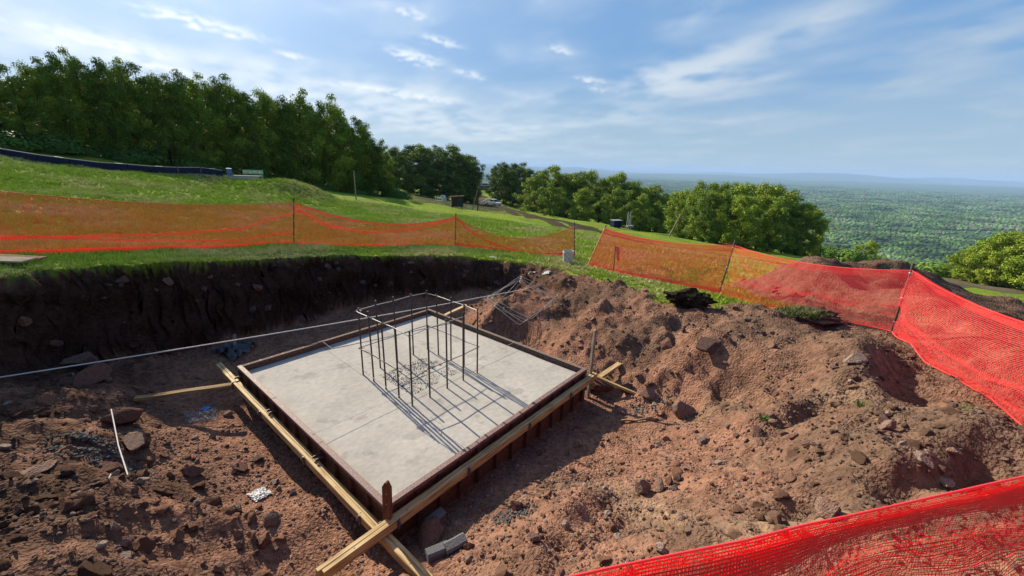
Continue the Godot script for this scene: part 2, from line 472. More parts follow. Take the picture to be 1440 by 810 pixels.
func meadow(x: float, z: float) -> float:
	var d := -z
	var near := 1.22 - 0.049 * x - 0.065 * d
	var fx := -soft_over(-x, 42.0, 0.15)
	var fd := soft_over(d, 118.0, 0.03) if d > 0.0 else -soft_over(-d, 15.0, 0.2)
	var far := 1.57 - 0.115 * fx - 0.089 * fd
	var r := Vector2(x, d - 6.0).length()
	var t := smoothstep(7.0, 27.0, r)
	var y := lerpf(near, far, t)
	y += n_big.get_noise_2d(x * 6.0, z * 6.0) * 0.06 + n_big.get_noise_2d(x, z) * 0.5 * t
	y += 0.20 * hump(x, z, -7.6, -5.4, 3.2, 3.0, 0.0)
	# a grassy berm on the left
	if x < -4.0 and x > -40.0 and d > 12.0 and d < 40.0:
		y += 0.95 * hump(x, z, -13.2, -25.0, 2.6, 1.7, 0.1) + 0.40 * hump(x, z, -19.0, -24.5, 6.0, 1.3, 0.06)
	var e := sqrt(pow(x / (66.0 if x > 0.0 else 320.0), 2.0) + pow(d / (230.0 if d > 0.0 else 400.0), 2.0))
	if e > 1.0:
		var low := -152.0 + n_big.get_noise_2d(x * 0.012, z * 0.012) * 14.0
		var far_r := sqrt(x * x + d * d)
		if far_r > 9000.0: low += smoothstep(9000.0, 20000.0, far_r) * (95.0 + 260.0 * n_big.get_noise_2d(x * 0.0022 + 40.0, z * 0.0022))
		y = lerpf(y, low, smoothstep(1.0, 5.2, e))
	return y

# (height, 1 where the soil is bare, 1 where the face is steep)
func land(x: float, z: float) -> Vector3:
	var y := meadow(x, z)
	if x < -9.0 or x > 16.0 or z < -15.0 or z > 2.4: return Vector3(y, 0.0, 0.0)
	var pile := spoil_pile(x, z)
	var bare := smoothstep(0.10, 0.22, pile + 0.05 * n_soil.get_noise_2d(x * 1.5, z * 1.5))
	var rough := bare
	y += pile
	var k := look(grid_in, x, z, -3.0)
	var wob := 0.22 * n_soil.get_noise_2d(x * 1.25 + 31.0, z * 1.25) + 0.06 * n_soil.get_noise_2d(x * 3.0, z * 3.0)
	k += wob * clampf(4.0 - absf(k) * 2.0, 0.0, 1.0) * 1.5
	var steep := 0.0
	if k > 0.0:
		var f := look(grid_floor, x, z, y)
		var t := minf(k, 1.0)
		var s := t * t * (3.0 - 2.0 * t)
		s = lerpf(s, pow(t, 0.6), 0.5)
		steep = clampf(4.0 * t * (1.0 - t) * absf(y - f), 0.0, 1.0)
		y = lerpf(y, f, s)
		bare = 1.0
		rough = 1.0
	elif k > -2.5:
		# crumbs of soil thrown on the grass on the right-hand side
		var spill := smoothstep(-0.55, 0.0, k + 0.9 * wob) * smoothstep(2.6, 3.4, x) + smoothstep(-2.2, -0.2, k + wob) * smoothstep(4.0, 4.6, x) * smoothstep(-7.3, -6.3, z)
		bare = maxf(bare, clampf(spill, 0.0, 1.0))
		rough = maxf(rough, bare)
	if rough > 0.0:
		# near the lip the turf holds the soil together
		if k > 0.0 and k < 0.5 and x < 2.0 and z < -4.4: rough *= lerpf(0.12, 1.0, smoothstep(0.0, 0.5, k))
		var flat_floor := 1.0
		if k > 0.0: flat_floor = clampf(0.42 + (y + 0.45) * 1.1, 0.42, 1.0)
		var under := Vector2(x + 1.35, z + 5.3)
		var clear := smoothstep(1.8, 3.0, maxf(absf(under.dot(Vector2(0.7692, 0.6390))), absf(under.dot(Vector2(0.6390, -0.7692)))))
		var crumb := n_soil.get_noise_2d(x, z) * 0.12 + n_soil.get_noise_2d(x * 3.1 + 9.0, z * 3.1) * 0.055
		var clod := (0.5 - n_clod.get_noise_2d(x * 0.9, z * 0.9)) * 0.10 + (0.5 - n_clod.get_noise_2d(x * 2.1 + 5.0, z * 2.1)) * 0.045
		var lumps := smoothstep(0.0, 0.35, n_soil.get_noise_2d(x * 0.45 + 70.0, z * 0.45))
		var broken := n_block.get_noise_2d(x * 3.4, z * 3.4) * 0.055 + n_block.get_noise_2d(x * 8.0 + 20.0, z * 8.0) * 0.024
		crumb += broken * lerpf(0.25, 1.0, lumps)
		var left_heap := smoothstep(-1.7, -2.9, x)
		if left_heap > 0.0: crumb += left_heap * (n_block.get_noise_2d(x * 1.9 + 3.0, z * 1.9) * 0.12 + (0.5 - n_clod.get_noise_2d(x * 0.5 + 2.0, z * 0.5)) * 0.26 - 0.06) * clear
		y += rough * lerpf(0.55, 1.0, clear) * flat_floor * (crumb * 0.8 + (clod - 0.07) * lerpf(0.1, 1.0, lumps))
	if x > 0.6 and bare > 0.3 and z < -3.4:
		# the broken face of the right-hand bank
		var face := 0.0
		for q in broken_face: face = maxf(face, q[3] * hump(x, z, q[0], q[1], q[2], q[2], 0.0))
		if face > 0.03: y += face * (n_block.get_noise_2d(x * 2.3 + 7.0, z * 2.3) * 0.10 + n_block.get_noise_2d(x * 5.5, z * 5.5 + 4.0) * 0.06 + n_soil.get_noise_2d(x * 1.9 + 15.0, z * 1.9) * 0.20)
	if x > 1.2 and bare > 0.3:
		for q in shapes: y += float(q[5]) * hump(x + 0.10 * wob, z - 0.3 * wob, q[0], q[1], q[2], q[3], q[4]) * bare
	return Vector3(y, bare, steep)

func gy(x: float, z: float) -> float:
	return land(x, z).x

func on_land(x: float, z: float, up := 0.0) -> Vector3:
	return Vector3(x, land(x, z).x + up, z)

func slope_at(x: float, z: float, e := 0.12) -> Vector3:
	return Vector3(gy(x - e, z) - gy(x + e, z), 2.0 * e, gy(x, z - e) - gy(x, z + e)).normalized()

func lines(lo: float, hi: float, step: float, far_lo: float, far_hi: float, grow: float) -> PackedFloat32Array:
	var a: Array[float] = []
	var v := lo
	var s := step
	while v > far_lo:
		s = minf(s * grow, 900.0)
		v -= s
		a.push_front(v)
	v = lo
	while v <= hi:
		a.append(v)
		v += step
	s = step
	while v < far_hi:
		a.append(v)
		s = minf(s * grow, 900.0)
		v += s
	return PackedFloat32Array(a)

func soil_color(x: float, y: float, z: float, steep: float) -> Color:
	var f := n_soil.get_noise_2d(x * 0.6 + 7.0, z * 0.6 - 3.0)
	var g := n_soil.get_noise_2d(x * 2.3 - 4.0, z * 2.3 + 8.0)
	var red := Color(0.315, 0.165, 0.108)
	var brown := Color(0.188, 0.115, 0.079)
	var sand := Color(0.37, 0.235, 0.15)
	var shaded_topsoil := Color(0.052, 0.029, 0.021)
	var c := red.lerp(brown, clampf((y + 0.05) * 1.2 + f * 1.3, 0.0, 1.0))
	c = c.lerp(sand, clampf(f * 2.0 - 0.15, 0.0, 0.7) * smoothstep(0.0, 1.5, x) * smoothstep(-5.0, -3.5, z))
	var left_shade := clampf(0.72 + 1.2 * g + 0.8 * f, 0.0, 0.92) * smoothstep(-0.45, -0.05, y) * smoothstep(-1.2, -3.0, x)  # shade on the left bank, painted as a darker brown soil tone
	c = c.lerp(Color(0.085, 0.048, 0.034), left_shade)
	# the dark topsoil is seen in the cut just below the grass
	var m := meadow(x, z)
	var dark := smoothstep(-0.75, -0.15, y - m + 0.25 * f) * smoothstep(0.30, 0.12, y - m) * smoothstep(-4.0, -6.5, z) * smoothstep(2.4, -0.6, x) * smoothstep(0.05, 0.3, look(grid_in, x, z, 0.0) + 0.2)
	var wall := smoothstep(0.25, 0.7, steep) * smoothstep(1.5, -0.5, x) * smoothstep(-3.5, -5.0, z)  # steep shaded cut: topsoil tone, with its shade deepened in the colour
	c = c.lerp(shaded_topsoil, clampf(maxf(dark * 0.85, wall * 0.92), 0.0, 0.95))
	return c * (1.0 + 0.35 * g)

func build_land() -> void:
	var xs := lines(-8.2, 5.6, 0.05, -26000.0, 26000.0, 1.055)
	var zs := lines(-11.2, -0.5, 0.05, -26000.0, 900.0, 1.055)
	var nx := xs.size()
	var nz := zs.size()
	var v := PackedVector3Array()
	var c := PackedColorArray()
	var kind := PackedByteArray()
	v.resize(nx * nz)
	c.resize(nx * nz)
	kind.resize(nx * nz)
	for kz in nz:
		var z := zs[kz]
		for kx in nx:
			var x := xs[kx]
			var o := kz * nx + kx
			var h := land(x, z)
			var p := Vector3(x, h.x, z)
			if h.y > 0.0 and h.z > 0.15:   # crumbling, overhanging relief on the steep faces
				p += Vector3(n_wall.get_noise_3d(x, h.x * 1.6, z), 0.0, n_wall.get_noise_3d(x + 50.0, h.x * 1.6, z)) * 0.22 * h.z + Vector3(0.55, 0.0, 0.8) * (n_block.get_noise_3d(x * 2.0, h.x * 3.6, z * 2.0) * 0.11 + n_block.get_noise_3d(x * 6.0, h.x * 8.0, z * 6.0) * 0.035) * h.z
			v[o] = p
			if h.y > 0.5:
				kind[o] = 1
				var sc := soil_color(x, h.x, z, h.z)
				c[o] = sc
			elif h.x < -40.0 or absf(x) > 400.0 or z < -420.0:
				kind[o] = 2
				var q := n_big.get_noise_2d(x * 0.05, z * 0.05)
				c[o] = Color(0.040, 0.082, 0.022).lerp(Color(0.07, 0.115, 0.03), clampf(q + 0.4, 0.0, 1.0))
			else:
				var q := n_big.get_noise_2d(x * 2.0, z * 2.0)
				var dry := smoothstep(0.1, 0.5, n_big.get_noise_2d(x * 5.0 + 30.0, z * 5.0))
				var gcol := Color(0.19, 0.28, 0.028).lerp(Color(0.26, 0.35, 0.040), clampf(q + 0.5, 0.0, 1.0)).lerp(Color(0.13, 0.13, 0.05), dry * 0.35)
				# ground churned up round the machines, its tone also deepened for the shade there
				var churned_shade := smoothstep(0.35, 0.75, 1.25 * hump(x, z, -9.5, -92.0, 12.0, 46.0, 0.0) + 0.25 * n_big.get_noise_2d(x * 8.0, z * 4.0))
				gcol = gcol.lerp(Color(0.062, 0.050, 0.034), churned_shade * 0.9)
				var sp := clampf(h.y * 2.0, 0.0, 1.0)
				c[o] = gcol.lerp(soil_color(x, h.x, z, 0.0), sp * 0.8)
	var n := PackedVector3Array()
	n.resize(nx * nz)
	for kz in nz:
		for kx in nx:
			var o := kz * nx + kx
			var l := v[o - 1 if kx > 0 else o]
			var r := v[o + 1 if kx < nx - 1 else o]
			var b := v[o - nx if kz > 0 else o]
			var f := v[o + nx if kz < nz - 1 else o]
			n[o] = (f - b).cross(r - l).normalized()
	var idx: Array[PackedInt32Array] = [PackedInt32Array(), PackedInt32Array(), PackedInt32Array()]
	for kz in nz - 1:
		for kx in nx - 1:
			var a := kz * nx + kx
			var most := maxi(maxi(kind[a], kind[a + 1]), maxi(kind[a + nx], kind[a + nx + 1]))
			if most == 1 and kind[a] + kind[a + 1] + kind[a + nx] + kind[a + nx + 1] < 2: most = 0
			if most == 2 and kind[a] * kind[a + 1] * kind[a + nx] * kind[a + nx + 1] == 0: most = 0
			idx[most].append_array(PackedInt32Array([a, a + 1, a + nx + 1, a, a + nx + 1, a + nx]))
	var what := [["meadow", "grassy hillside meadow around the excavated pit", M.meadow], ["excavated_pit", "bare reddish brown soil of the excavated pit and its banks", M.soil], ["valley", "flat forested valley floor far below the hill", M.valley]]
	for k in 3:
		var arr := []
		arr.resize(Mesh.ARRAY_MAX)
		var used := PackedInt32Array()
		used.resize(nx * nz)
		used.fill(-1)
		var pv := PackedVector3Array()
		var pn := PackedVector3Array()
		var pc := PackedColorArray()
		var pi := PackedInt32Array()
		for j in idx[k]:
			if used[j] < 0:
				used[j] = pv.size()
				pv.append(v[j]); pn.append(n[j]); pc.append(c[j])
			pi.append(used[j])
		arr[Mesh.ARRAY_VERTEX] = pv
		arr[Mesh.ARRAY_NORMAL] = pn
		arr[Mesh.ARRAY_COLOR] = pc
		arr[Mesh.ARRAY_INDEX] = pi
		var m := ArrayMesh.new()
		m.add_surface_from_arrays(Mesh.PRIMITIVE_TRIANGLES, arr)
		var o := part(what[k][0], m, what[k][2], self)
		tag(o, what[k][1], "", "", "structure")

# ---------------------------------------------------------------- sky
func make_sky() -> PanoramaSkyMaterial:
	var w := 2048
	var h := 1024
	var im := Image.create(w, h, false, Image.FORMAT_RGBF)
	var hi := FastNoiseLite.new()
	hi.noise_type = FastNoiseLite.TYPE_SIMPLEX_SMOOTH
	hi.fractal_octaves = 5
	hi.frequency = 0.9
	hi.seed = 77
	var wisp := FastNoiseLite.new()
	wisp.noise_type = FastNoiseLite.TYPE_SIMPLEX_SMOOTH
	wisp.fractal_octaves = 5
	wisp.frequency = 1.0
	wisp.seed = 40
	var sun := Vector3(sin(deg_to_rad(SUN_AZIMUTH)) * cos(deg_to_rad(SUN_HEIGHT)), sin(deg_to_rad(SUN_HEIGHT)), -cos(deg_to_rad(SUN_AZIMUTH)) * cos(deg_to_rad(SUN_HEIGHT)))
	var zenith := Color(0.062, 0.160, 0.37)
	var mid := Color(0.128, 0.255, 0.44)
	var low := Color(0.265, 0.360, 0.430)
	var ground := Color(0.12, 0.13, 0.09)
	# small lens clouds: azimuth, height, half width, half height (degrees), strength
	var lens := [[-34.4, 12.9, 4.6, 0.50, 1.0], [-42.5, 9.9, 4.6, 0.5, 0.8], [-39.0, 8.4, 3.0, 0.4, 0.6], [-26.5, 11.1, 1.7, 0.25, 0.6], [-12.9, 12.5, 2.9, 0.55, 0.8], [-9.8, 14.3, 2.3, 0.40, 0.7], [-6.1, 11.0, 1.7, 0.35, 0.6], [5.3, 13.9, 1.5, 0.35, 0.5], [9.4, 10.7, 1.9, 0.28, 0.7], [10.8, 9.6, 1.7, 0.25, 0.6], [-13.1, 16.8, 1.8, 0.4, 0.6], [-18.0, 8.6, 5.0, 0.35, 0.6], [-11.5, 8.0, 4.0, 0.30, 0.5]]
	# broad soft patches: azimuth, height, half width, half height, tilt, strength
	var patches := [[-32.0, 8.0, 14.0, 2.4, 0.16, 0.50], [-15.0, 7.0, 12.0, 2.4, 0.14, 0.42], [-5.0, 4.5, 12.0, 1.8, 0.05, 0.32], [-47.0, 9.0, 6.0, 2.5, 0.1, 0.3], [18.0, 10.8, 6.0, 1.9, -0.1, 0.85], [26.0, 13.0, 7.5, 1.7, -0.28, 0.8], [24.0, 9.8, 8.0, 1.6, -0.1, 0.65], [13.0, 6.6, 7.0, 1.5, 0.0, 0.42], [34.0, 15.5, 4.0, 1.4, -0.2, 0.6], [44.0, 11.5, 6.0, 2.2, -0.1, 0.6], [40.0, 8.3, 5.0, 0.9, 0.0, 0.45], [21.0, 17.0, 4.0, 1.6, -0.3, 0.5], [49.0, 14.5, 5.0, 2.2, -0.2, 0.5], [33.0, 6.0, 9.0, 1.1, 0.0, 0.3]]
	for y in h:
		var el := (0.5 - (y + 0.5) / h) * PI
		for x in w:
			var az := wrapf((x + 0.5) / w * TAU, -PI, PI)   # column 0 is -z
			if el < -0.02:
				im.set_pixel(x, y, ground)
				continue
			var e := maxf(el, 0.0)
			var se := sin(e)
			var dir := Vector3(sin(az) * cos(e), se, -cos(az) * cos(e))
			var c := low.lerp(mid, smoothstep(0.0, 0.24, se)).lerp(zenith, smoothstep(0.10, 0.75, se))
			var cs := dir.dot(sun)
			var glow := pow(maxf(cs, 0.0), 5.0) * 0.26 + pow(maxf(cs, 0.0), 40.0) * 0.5
			c += Color(0.95, 0.97, 0.95) * glow
			# a high thin sheet seen in perspective
			var k := 1.0 / (se + 0.10)
			var px := dir.x * k
			var pz := dir.z * k
			var drift := px * 0.55 + pz * 0.83
			var across := -px * 0.83 + pz * 0.55
			var sheet := hi.get_noise_2d(drift * 0.8 + 3.0, across * 1.1) * 0.5 + 0.5
			var thin := wisp.get_noise_2d(drift * 1.5 + sheet, across * 2.4 + sheet * 0.9) * 0.5 + 0.5
			var puff := hi.get_noise_2d(drift * 2.3 + 11.0, across * 3.0) * 0.5 + 0.5
			var ragged := wisp.get_noise_2d(az * 26.0, e * 90.0)
			var cover := 0.14 * smoothstep(0.35, 0.8, sheet) + 0.22 * smoothstep(0.5, 0.8, sheet) * smoothstep(0.4, 0.8, thin)
			var deg_az := rad_to_deg(az)
			var deg_el := rad_to_deg(e)
			for q in patches:
				var dx: float = (deg_az - q[0]) / q[2]
				if absf(dx) > 1.8: continue
				var dy: float = (deg_el - q[1] + (deg_az - q[0]) * q[4]) / q[3]
				if absf(dy) > 1.8: continue
				cover += 0.82 * q[5] * exp(-(dx * dx + dy * dy) * 1.2) * smoothstep(0.30, 0.66, thin * 0.35 + sheet * 0.15 + puff * 0.52)
			# elsewhere round the sky the same kind of broken cloud goes on
			if absf(deg_az) > 52.0 or deg_el > 19.0: cover += smoothstep(0.50, 0.75, sheet) * smoothstep(0.25, 0.75, thin) * 0.7 * maxf(smoothstep(52.0, 62.0, absf(deg_az)), smoothstep(19.0, 24.0, deg_el))
			for l in lens:
				var dx: float = (deg_az - l[0]) / l[2]
				if absf(dx) > 2.0: continue
				var dy: float = (deg_el - l[1] + dx * l[3] * 0.9 + ragged * l[3] * 1.6) / l[3]
				if absf(dy) > 2.2: continue
				dx += ragged * 0.35
				cover += 1.7 * l[4] * exp(-(dx * dx + dy * dy) * 1.3) * clampf(0.55 + 1.1 * ragged + 0.5 * (puff - 0.5), 0.0, 1.3)
			var lit := Color(0.38, 0.43, 0.47).lerp(Color(0.80, 0.81, 0.79), clampf(-0.30 + 1.25 * cs, 0.0, 1.0))
			c = c.lerp(lit, 1.0 - exp(-1.35 * cover))
			im.set_pixel(x, y, c * 0.80)
	im.convert(Image.FORMAT_RGBF)
	var m := PanoramaSkyMaterial.new()
	m.panorama = ImageTexture.create_from_image(im)
	return m

# ---------------------------------------------------------------- the footing
# the axes of the footing: U along the left-hand form, W along the right-hand form
const U := Vector3(0.7692, 0.0, 0.6390)
const W := Vector3(0.6390, 0.0, -0.7692)
const CAGE := Vector3(-2.1422, 0.0, -5.2104)      # foot of the left corner bar
const FORM_AT := Vector3(-3.9140, 0.0, -5.1736)   # outer left corner of the formwork
const FORM_U := 3.738
const FORM_W := 3.458
const FORM_TOP := 0.089

func foot(u: float, y: float, w: float) -> Vector3:
	return FORM_AT + U * u + W * w + Vector3(0, y, 0)

func footing() -> void:
	var turn := Basis(U, Vector3.UP, U.cross(Vector3.UP))
	# slab: a thick block with a slightly uneven trowelled top
	var slab := thing("concrete_slab", "square pale grey fresh concrete slab poured inside the brown formwork", "slab", Transform3D(turn, foot(0, 0, 0)))
	var s := Shape.new()
	var t := 0.062
	var nu := 60
	var lo := Vector2(t, t)
	var hi := Vector2(FORM_U - t, FORM_W - t)
	for a in nu + 1:
		for b in nu + 1:
			var u := lerpf(lo.x, hi.x, float(a) / nu)
			var w := lerpf(lo.y, hi.y, float(b) / nu)
			var y := n_soil.get_noise_2d(u * 0.8, w * 0.8) * 0.006 + n_soil.get_noise_2d(u * 4.0, w * 1.5) * 0.002
			s.add(Vector3(u, y, -w), Vector3.UP)
	for a in nu:
		for b in nu:
			var o := a * (nu + 1) + b
			s.i.append_array(PackedInt32Array([o, o + 1, o + nu + 2, o, o + nu + 2, o + nu + 1]))
	part("top_surface", s.done(), M.concrete, slab)
	s = Shape.new()
	s.box(Transform3D(Basis.IDENTITY, Vector3((lo.x + hi.x) / 2, -0.33, -(lo.y + hi.y) / 2)), Vector3(hi.x - lo.x, 0.63, hi.y - lo.y))
	part("body", s.done(), M.concrete, slab)
	# the rough patch raked up inside the cage: half sunken stones in the paste
	var spots: Array[Transform3D] = []
	for k in 2400:
		var u := rng.randf_range(0.20, 0.98)
		var w := rng.randf_range(0.16, 1.02)
		if n_soil.get_noise_2d(u * 2.2 + 20.0, w * 2.2) < -0.06 - 0.25 * minf(minf(u, 1.2 - u), minf(w, 1.2 - w)) * 2.0: continue
		var p := CAGE + U * u + W * w - foot(0, 0, 0)
		var sc := rng.randf_range(0.004, 0.0095)
		spots.append(Transform3D(Basis.from_euler(Vector3(rng.randf() * TAU, rng.randf() * TAU, 0)).scaled(Vector3(sc, sc * 0.55, sc)), Vector3(p.dot(U), sc * 0.12, -p.dot(W))))
	scatter("raked_aggregate", rocks[0], M.rough_concrete, slab, spots)
	# formwork: three panels a side, each a steel frame with ribs round a plywood face
	var form := thing("formwork", "reddish brown steel and plywood panel formwork round the concrete slab", "formwork", Transform3D(turn, foot(0, FORM_TOP, 0)))
	var sides := [[Vector2(0, 0), Vector2(1, 0), FORM_U, 0], [Vector2(FORM_U, 0), Vector2(0, 1), FORM_W, 1], [Vector2(FORM_U, FORM_W), Vector2(-1, 0), FORM_U, 2], [Vector2(0, FORM_W), Vector2(0, -1), FORM_W, 3]]
	for sd in sides:
		var l: float = sd[2]
		var at: Vector2 = sd[0]
		var d: Vector2 = sd[1]
		var inw := Vector2(-d.y, d.x)
		for k in 3:
			var a := l * k / 3.0 + 0.003
			var b := l * (k + 1) / 3.0 - 0.003
			if sd[3] % 2 == 1:
				if k == 0: a += 0.062
				if k == 2: b -= 0.062
			var len_ := b - a
			var mid := at + d * ((a + b) / 2) + inw * 0.03
			var x3 := Vector3(d.x, 0, -d.y)
			var z3 := -Vector3(inw.x, 0, -inw.y)
			var tilt := rng.randf_range(-0.004, 0.004)
			var pn := limb("form_panel", form, Transform3D(Basis(x3, Vector3.UP, z3), Vector3(mid.x, tilt, -mid.y)))
			var q := Shape.new()
			q.board(Transform3D(Basis.IDENTITY, Vector3(0, -0.004, 0)), Vector3(len_, 0.008, 0.060), 0.002)
			q.board(Transform3D(Basis.IDENTITY, Vector3(0, -0.022, 0.026)), Vector3(len_, 0.030, 0.008), 0.002)
			part("top_rail", q.done(), M.form_steel if sd[3] < 2 else M.rail_dusty, pn)
			q = Shape.new()
			q.board(Transform3D(Basis.IDENTITY, Vector3(0, -0.600, 0)), Vector3(len_, 0.009, 0.060), 0.002)
			part("bottom_rail", q.done(), M.form_rib, pn)
			q = Shape.new()
			q.board(Transform3D(Basis.IDENTITY, Vector3(0, -0.304, -0.022)), Vector3(len_, 0.586, 0.014), 0.001)
			part("plywood_face", q.done(), M.ply_dusty_lit if sd[3] == 2 else M.ply, pn)  # light and shade put in the tone: lit back-right paler, shaded back-left darker
			var ribs := 5
			for j in ribs:
				q = Shape.new()
				var rx := lerpf(-len_ / 2 + 0.006, len_ / 2 - 0.006, float(j) / (ribs - 1))
				q.board(Transform3D(Basis(Vector3.UP, PI / 2).rotated(Vector3.FORWARD, 0), Vector3(rx, -0.304, 0.008)), Vector3(0.042, 0.580, 0.008), 0.001)
				part("rib", q.done(), M.form_rib, pn)
			# slots and bolts punched along the top rail
			for j in 7:
				q = Shape.new()
				q.board(Transform3D(Basis.IDENTITY, Vector3(-len_ / 2 + len_ * (j + 0.5) / 7.0, 0.0005, rng.randf_range(-0.006, 0.010))), Vector3(0.030 if j % 2 else 0.014, 0.003, 0.010), 0.001)
				part("slot", q.done(), M.bolt, pn)
			for j in 2:
				q = Shape.new()
				q.board(Transform3D(Basis(Vector3.UP, PI / 2), Vector3((j * 2 - 1) * (len_ / 2 - 0.03), -0.16, 0.048)), Vector3(0.085, 0.030, 0.010), 0.002)
				part("wedge", q.done(), M.bolt, pn)
	# reinforcement cage
	var cage := thing("rebar_cage", "square cage of sixteen upright rusty bars standing in the slab", "rebar cage", Transform3D(turn, CAGE))
	var h := 1.03
	var spot := func(k: int) -> Vector2:
		var side := k / 4
		var f := (k % 4) * 0.3
		return [Vector2(f, 0), Vector2(1.2, f), Vector2(1.2 - f, 1.2), Vector2(0, 1.2 - f)][side]
	for k in 16:
		var p: Vector2 = spot.call(k)
		var corner := k % 4 == 0
		var lean := Vector3(rng.randf_range(-0.012, 0.012), 0, rng.randf_range(-0.012, 0.012))
		var hh := h + (0.0 if corner else rng.randf_range(-0.03, 0.045))
		var inx := 0.017
		var q := Vector3(clampf(p.x, inx, 1.2 - inx), 0, -clampf(p.y, inx, 1.2 - inx))
		part("upright_bar", tube_mesh(PackedVector3Array([q + Vector3(0, -0.3, 0), q + lean * 0.3 + Vector3(0, hh * 0.5, 0), q + lean + Vector3(0, hh, 0)]), 0.0112, 8), M.rebar, cage)
	for y in [0.42, 0.985]:
		var pts := PackedVector3Array()
		for k in 17:
			var p: Vector2 = spot.call(k % 16)
			pts.append(Vector3(p.x, y + rng.randf_range(-0.012, 0.012) - (0.02 if k % 16 == 4 else 0.0), -p.y))
		pts.append(Vector3(0.06, y + 0.005, -0.05))
		part("tie_hoop", tube_mesh(pts, 0.0058, 6), M.steel if y > 0.9 else M.rebar, cage)
	for y in [0.42, 0.985]:
		for k in 16:
			var p: Vector2 = spot.call(k)
			var q := Shape.new()
			for j in 3: q.tube(PackedVector3Array([Vector3(p.x - 0.014, y - 0.012 + j * 0.01, -p.y - 0.015), Vector3(p.x + 0.012, y + 0.01 - j * 0.006, -p.y + 0.016)]), PackedFloat32Array([0.0022]), 4)
			part("wire_tie", q.done(), M.bolt, cage)
	# string lines across the slab
	for k in 2:
		var a := foot(0.04, FORM_TOP + 0.003, 1.22) if k == 0 else foot(2.30, FORM_TOP + 0.003, 0.03)
		var b := foot(FORM_U - 0.03, FORM_TOP + 0.003, 1.08) if k == 0 else foot(2.34, FORM_TOP + 0.003, FORM_W - 0.03)
		var pts := PackedVector3Array()
		for j in 9: pts.append(a.lerp(b, j / 8.0) - Vector3(0, 0.02 * sin(PI * j / 8.0), 0))
		tag(part("string_line", tube_mesh(pts, 0.0024, 5), M.string, self), ["thin string stretched across the slab from the back form to the near right form, lengthwise", "thin string stretched across the slab from the left form to the far right form"][k], "string")

func lumber_piece(called: String, label: String, a: Vector3, b: Vector3, w: float, h: float, m: Material, roll := 0.0) -> MeshInstance3D:
	var o := part(called, board_mesh(a.distance_to(b), h, w), m, self, along(a, b, roll))
	tag(o, label, "lumber")
	return o

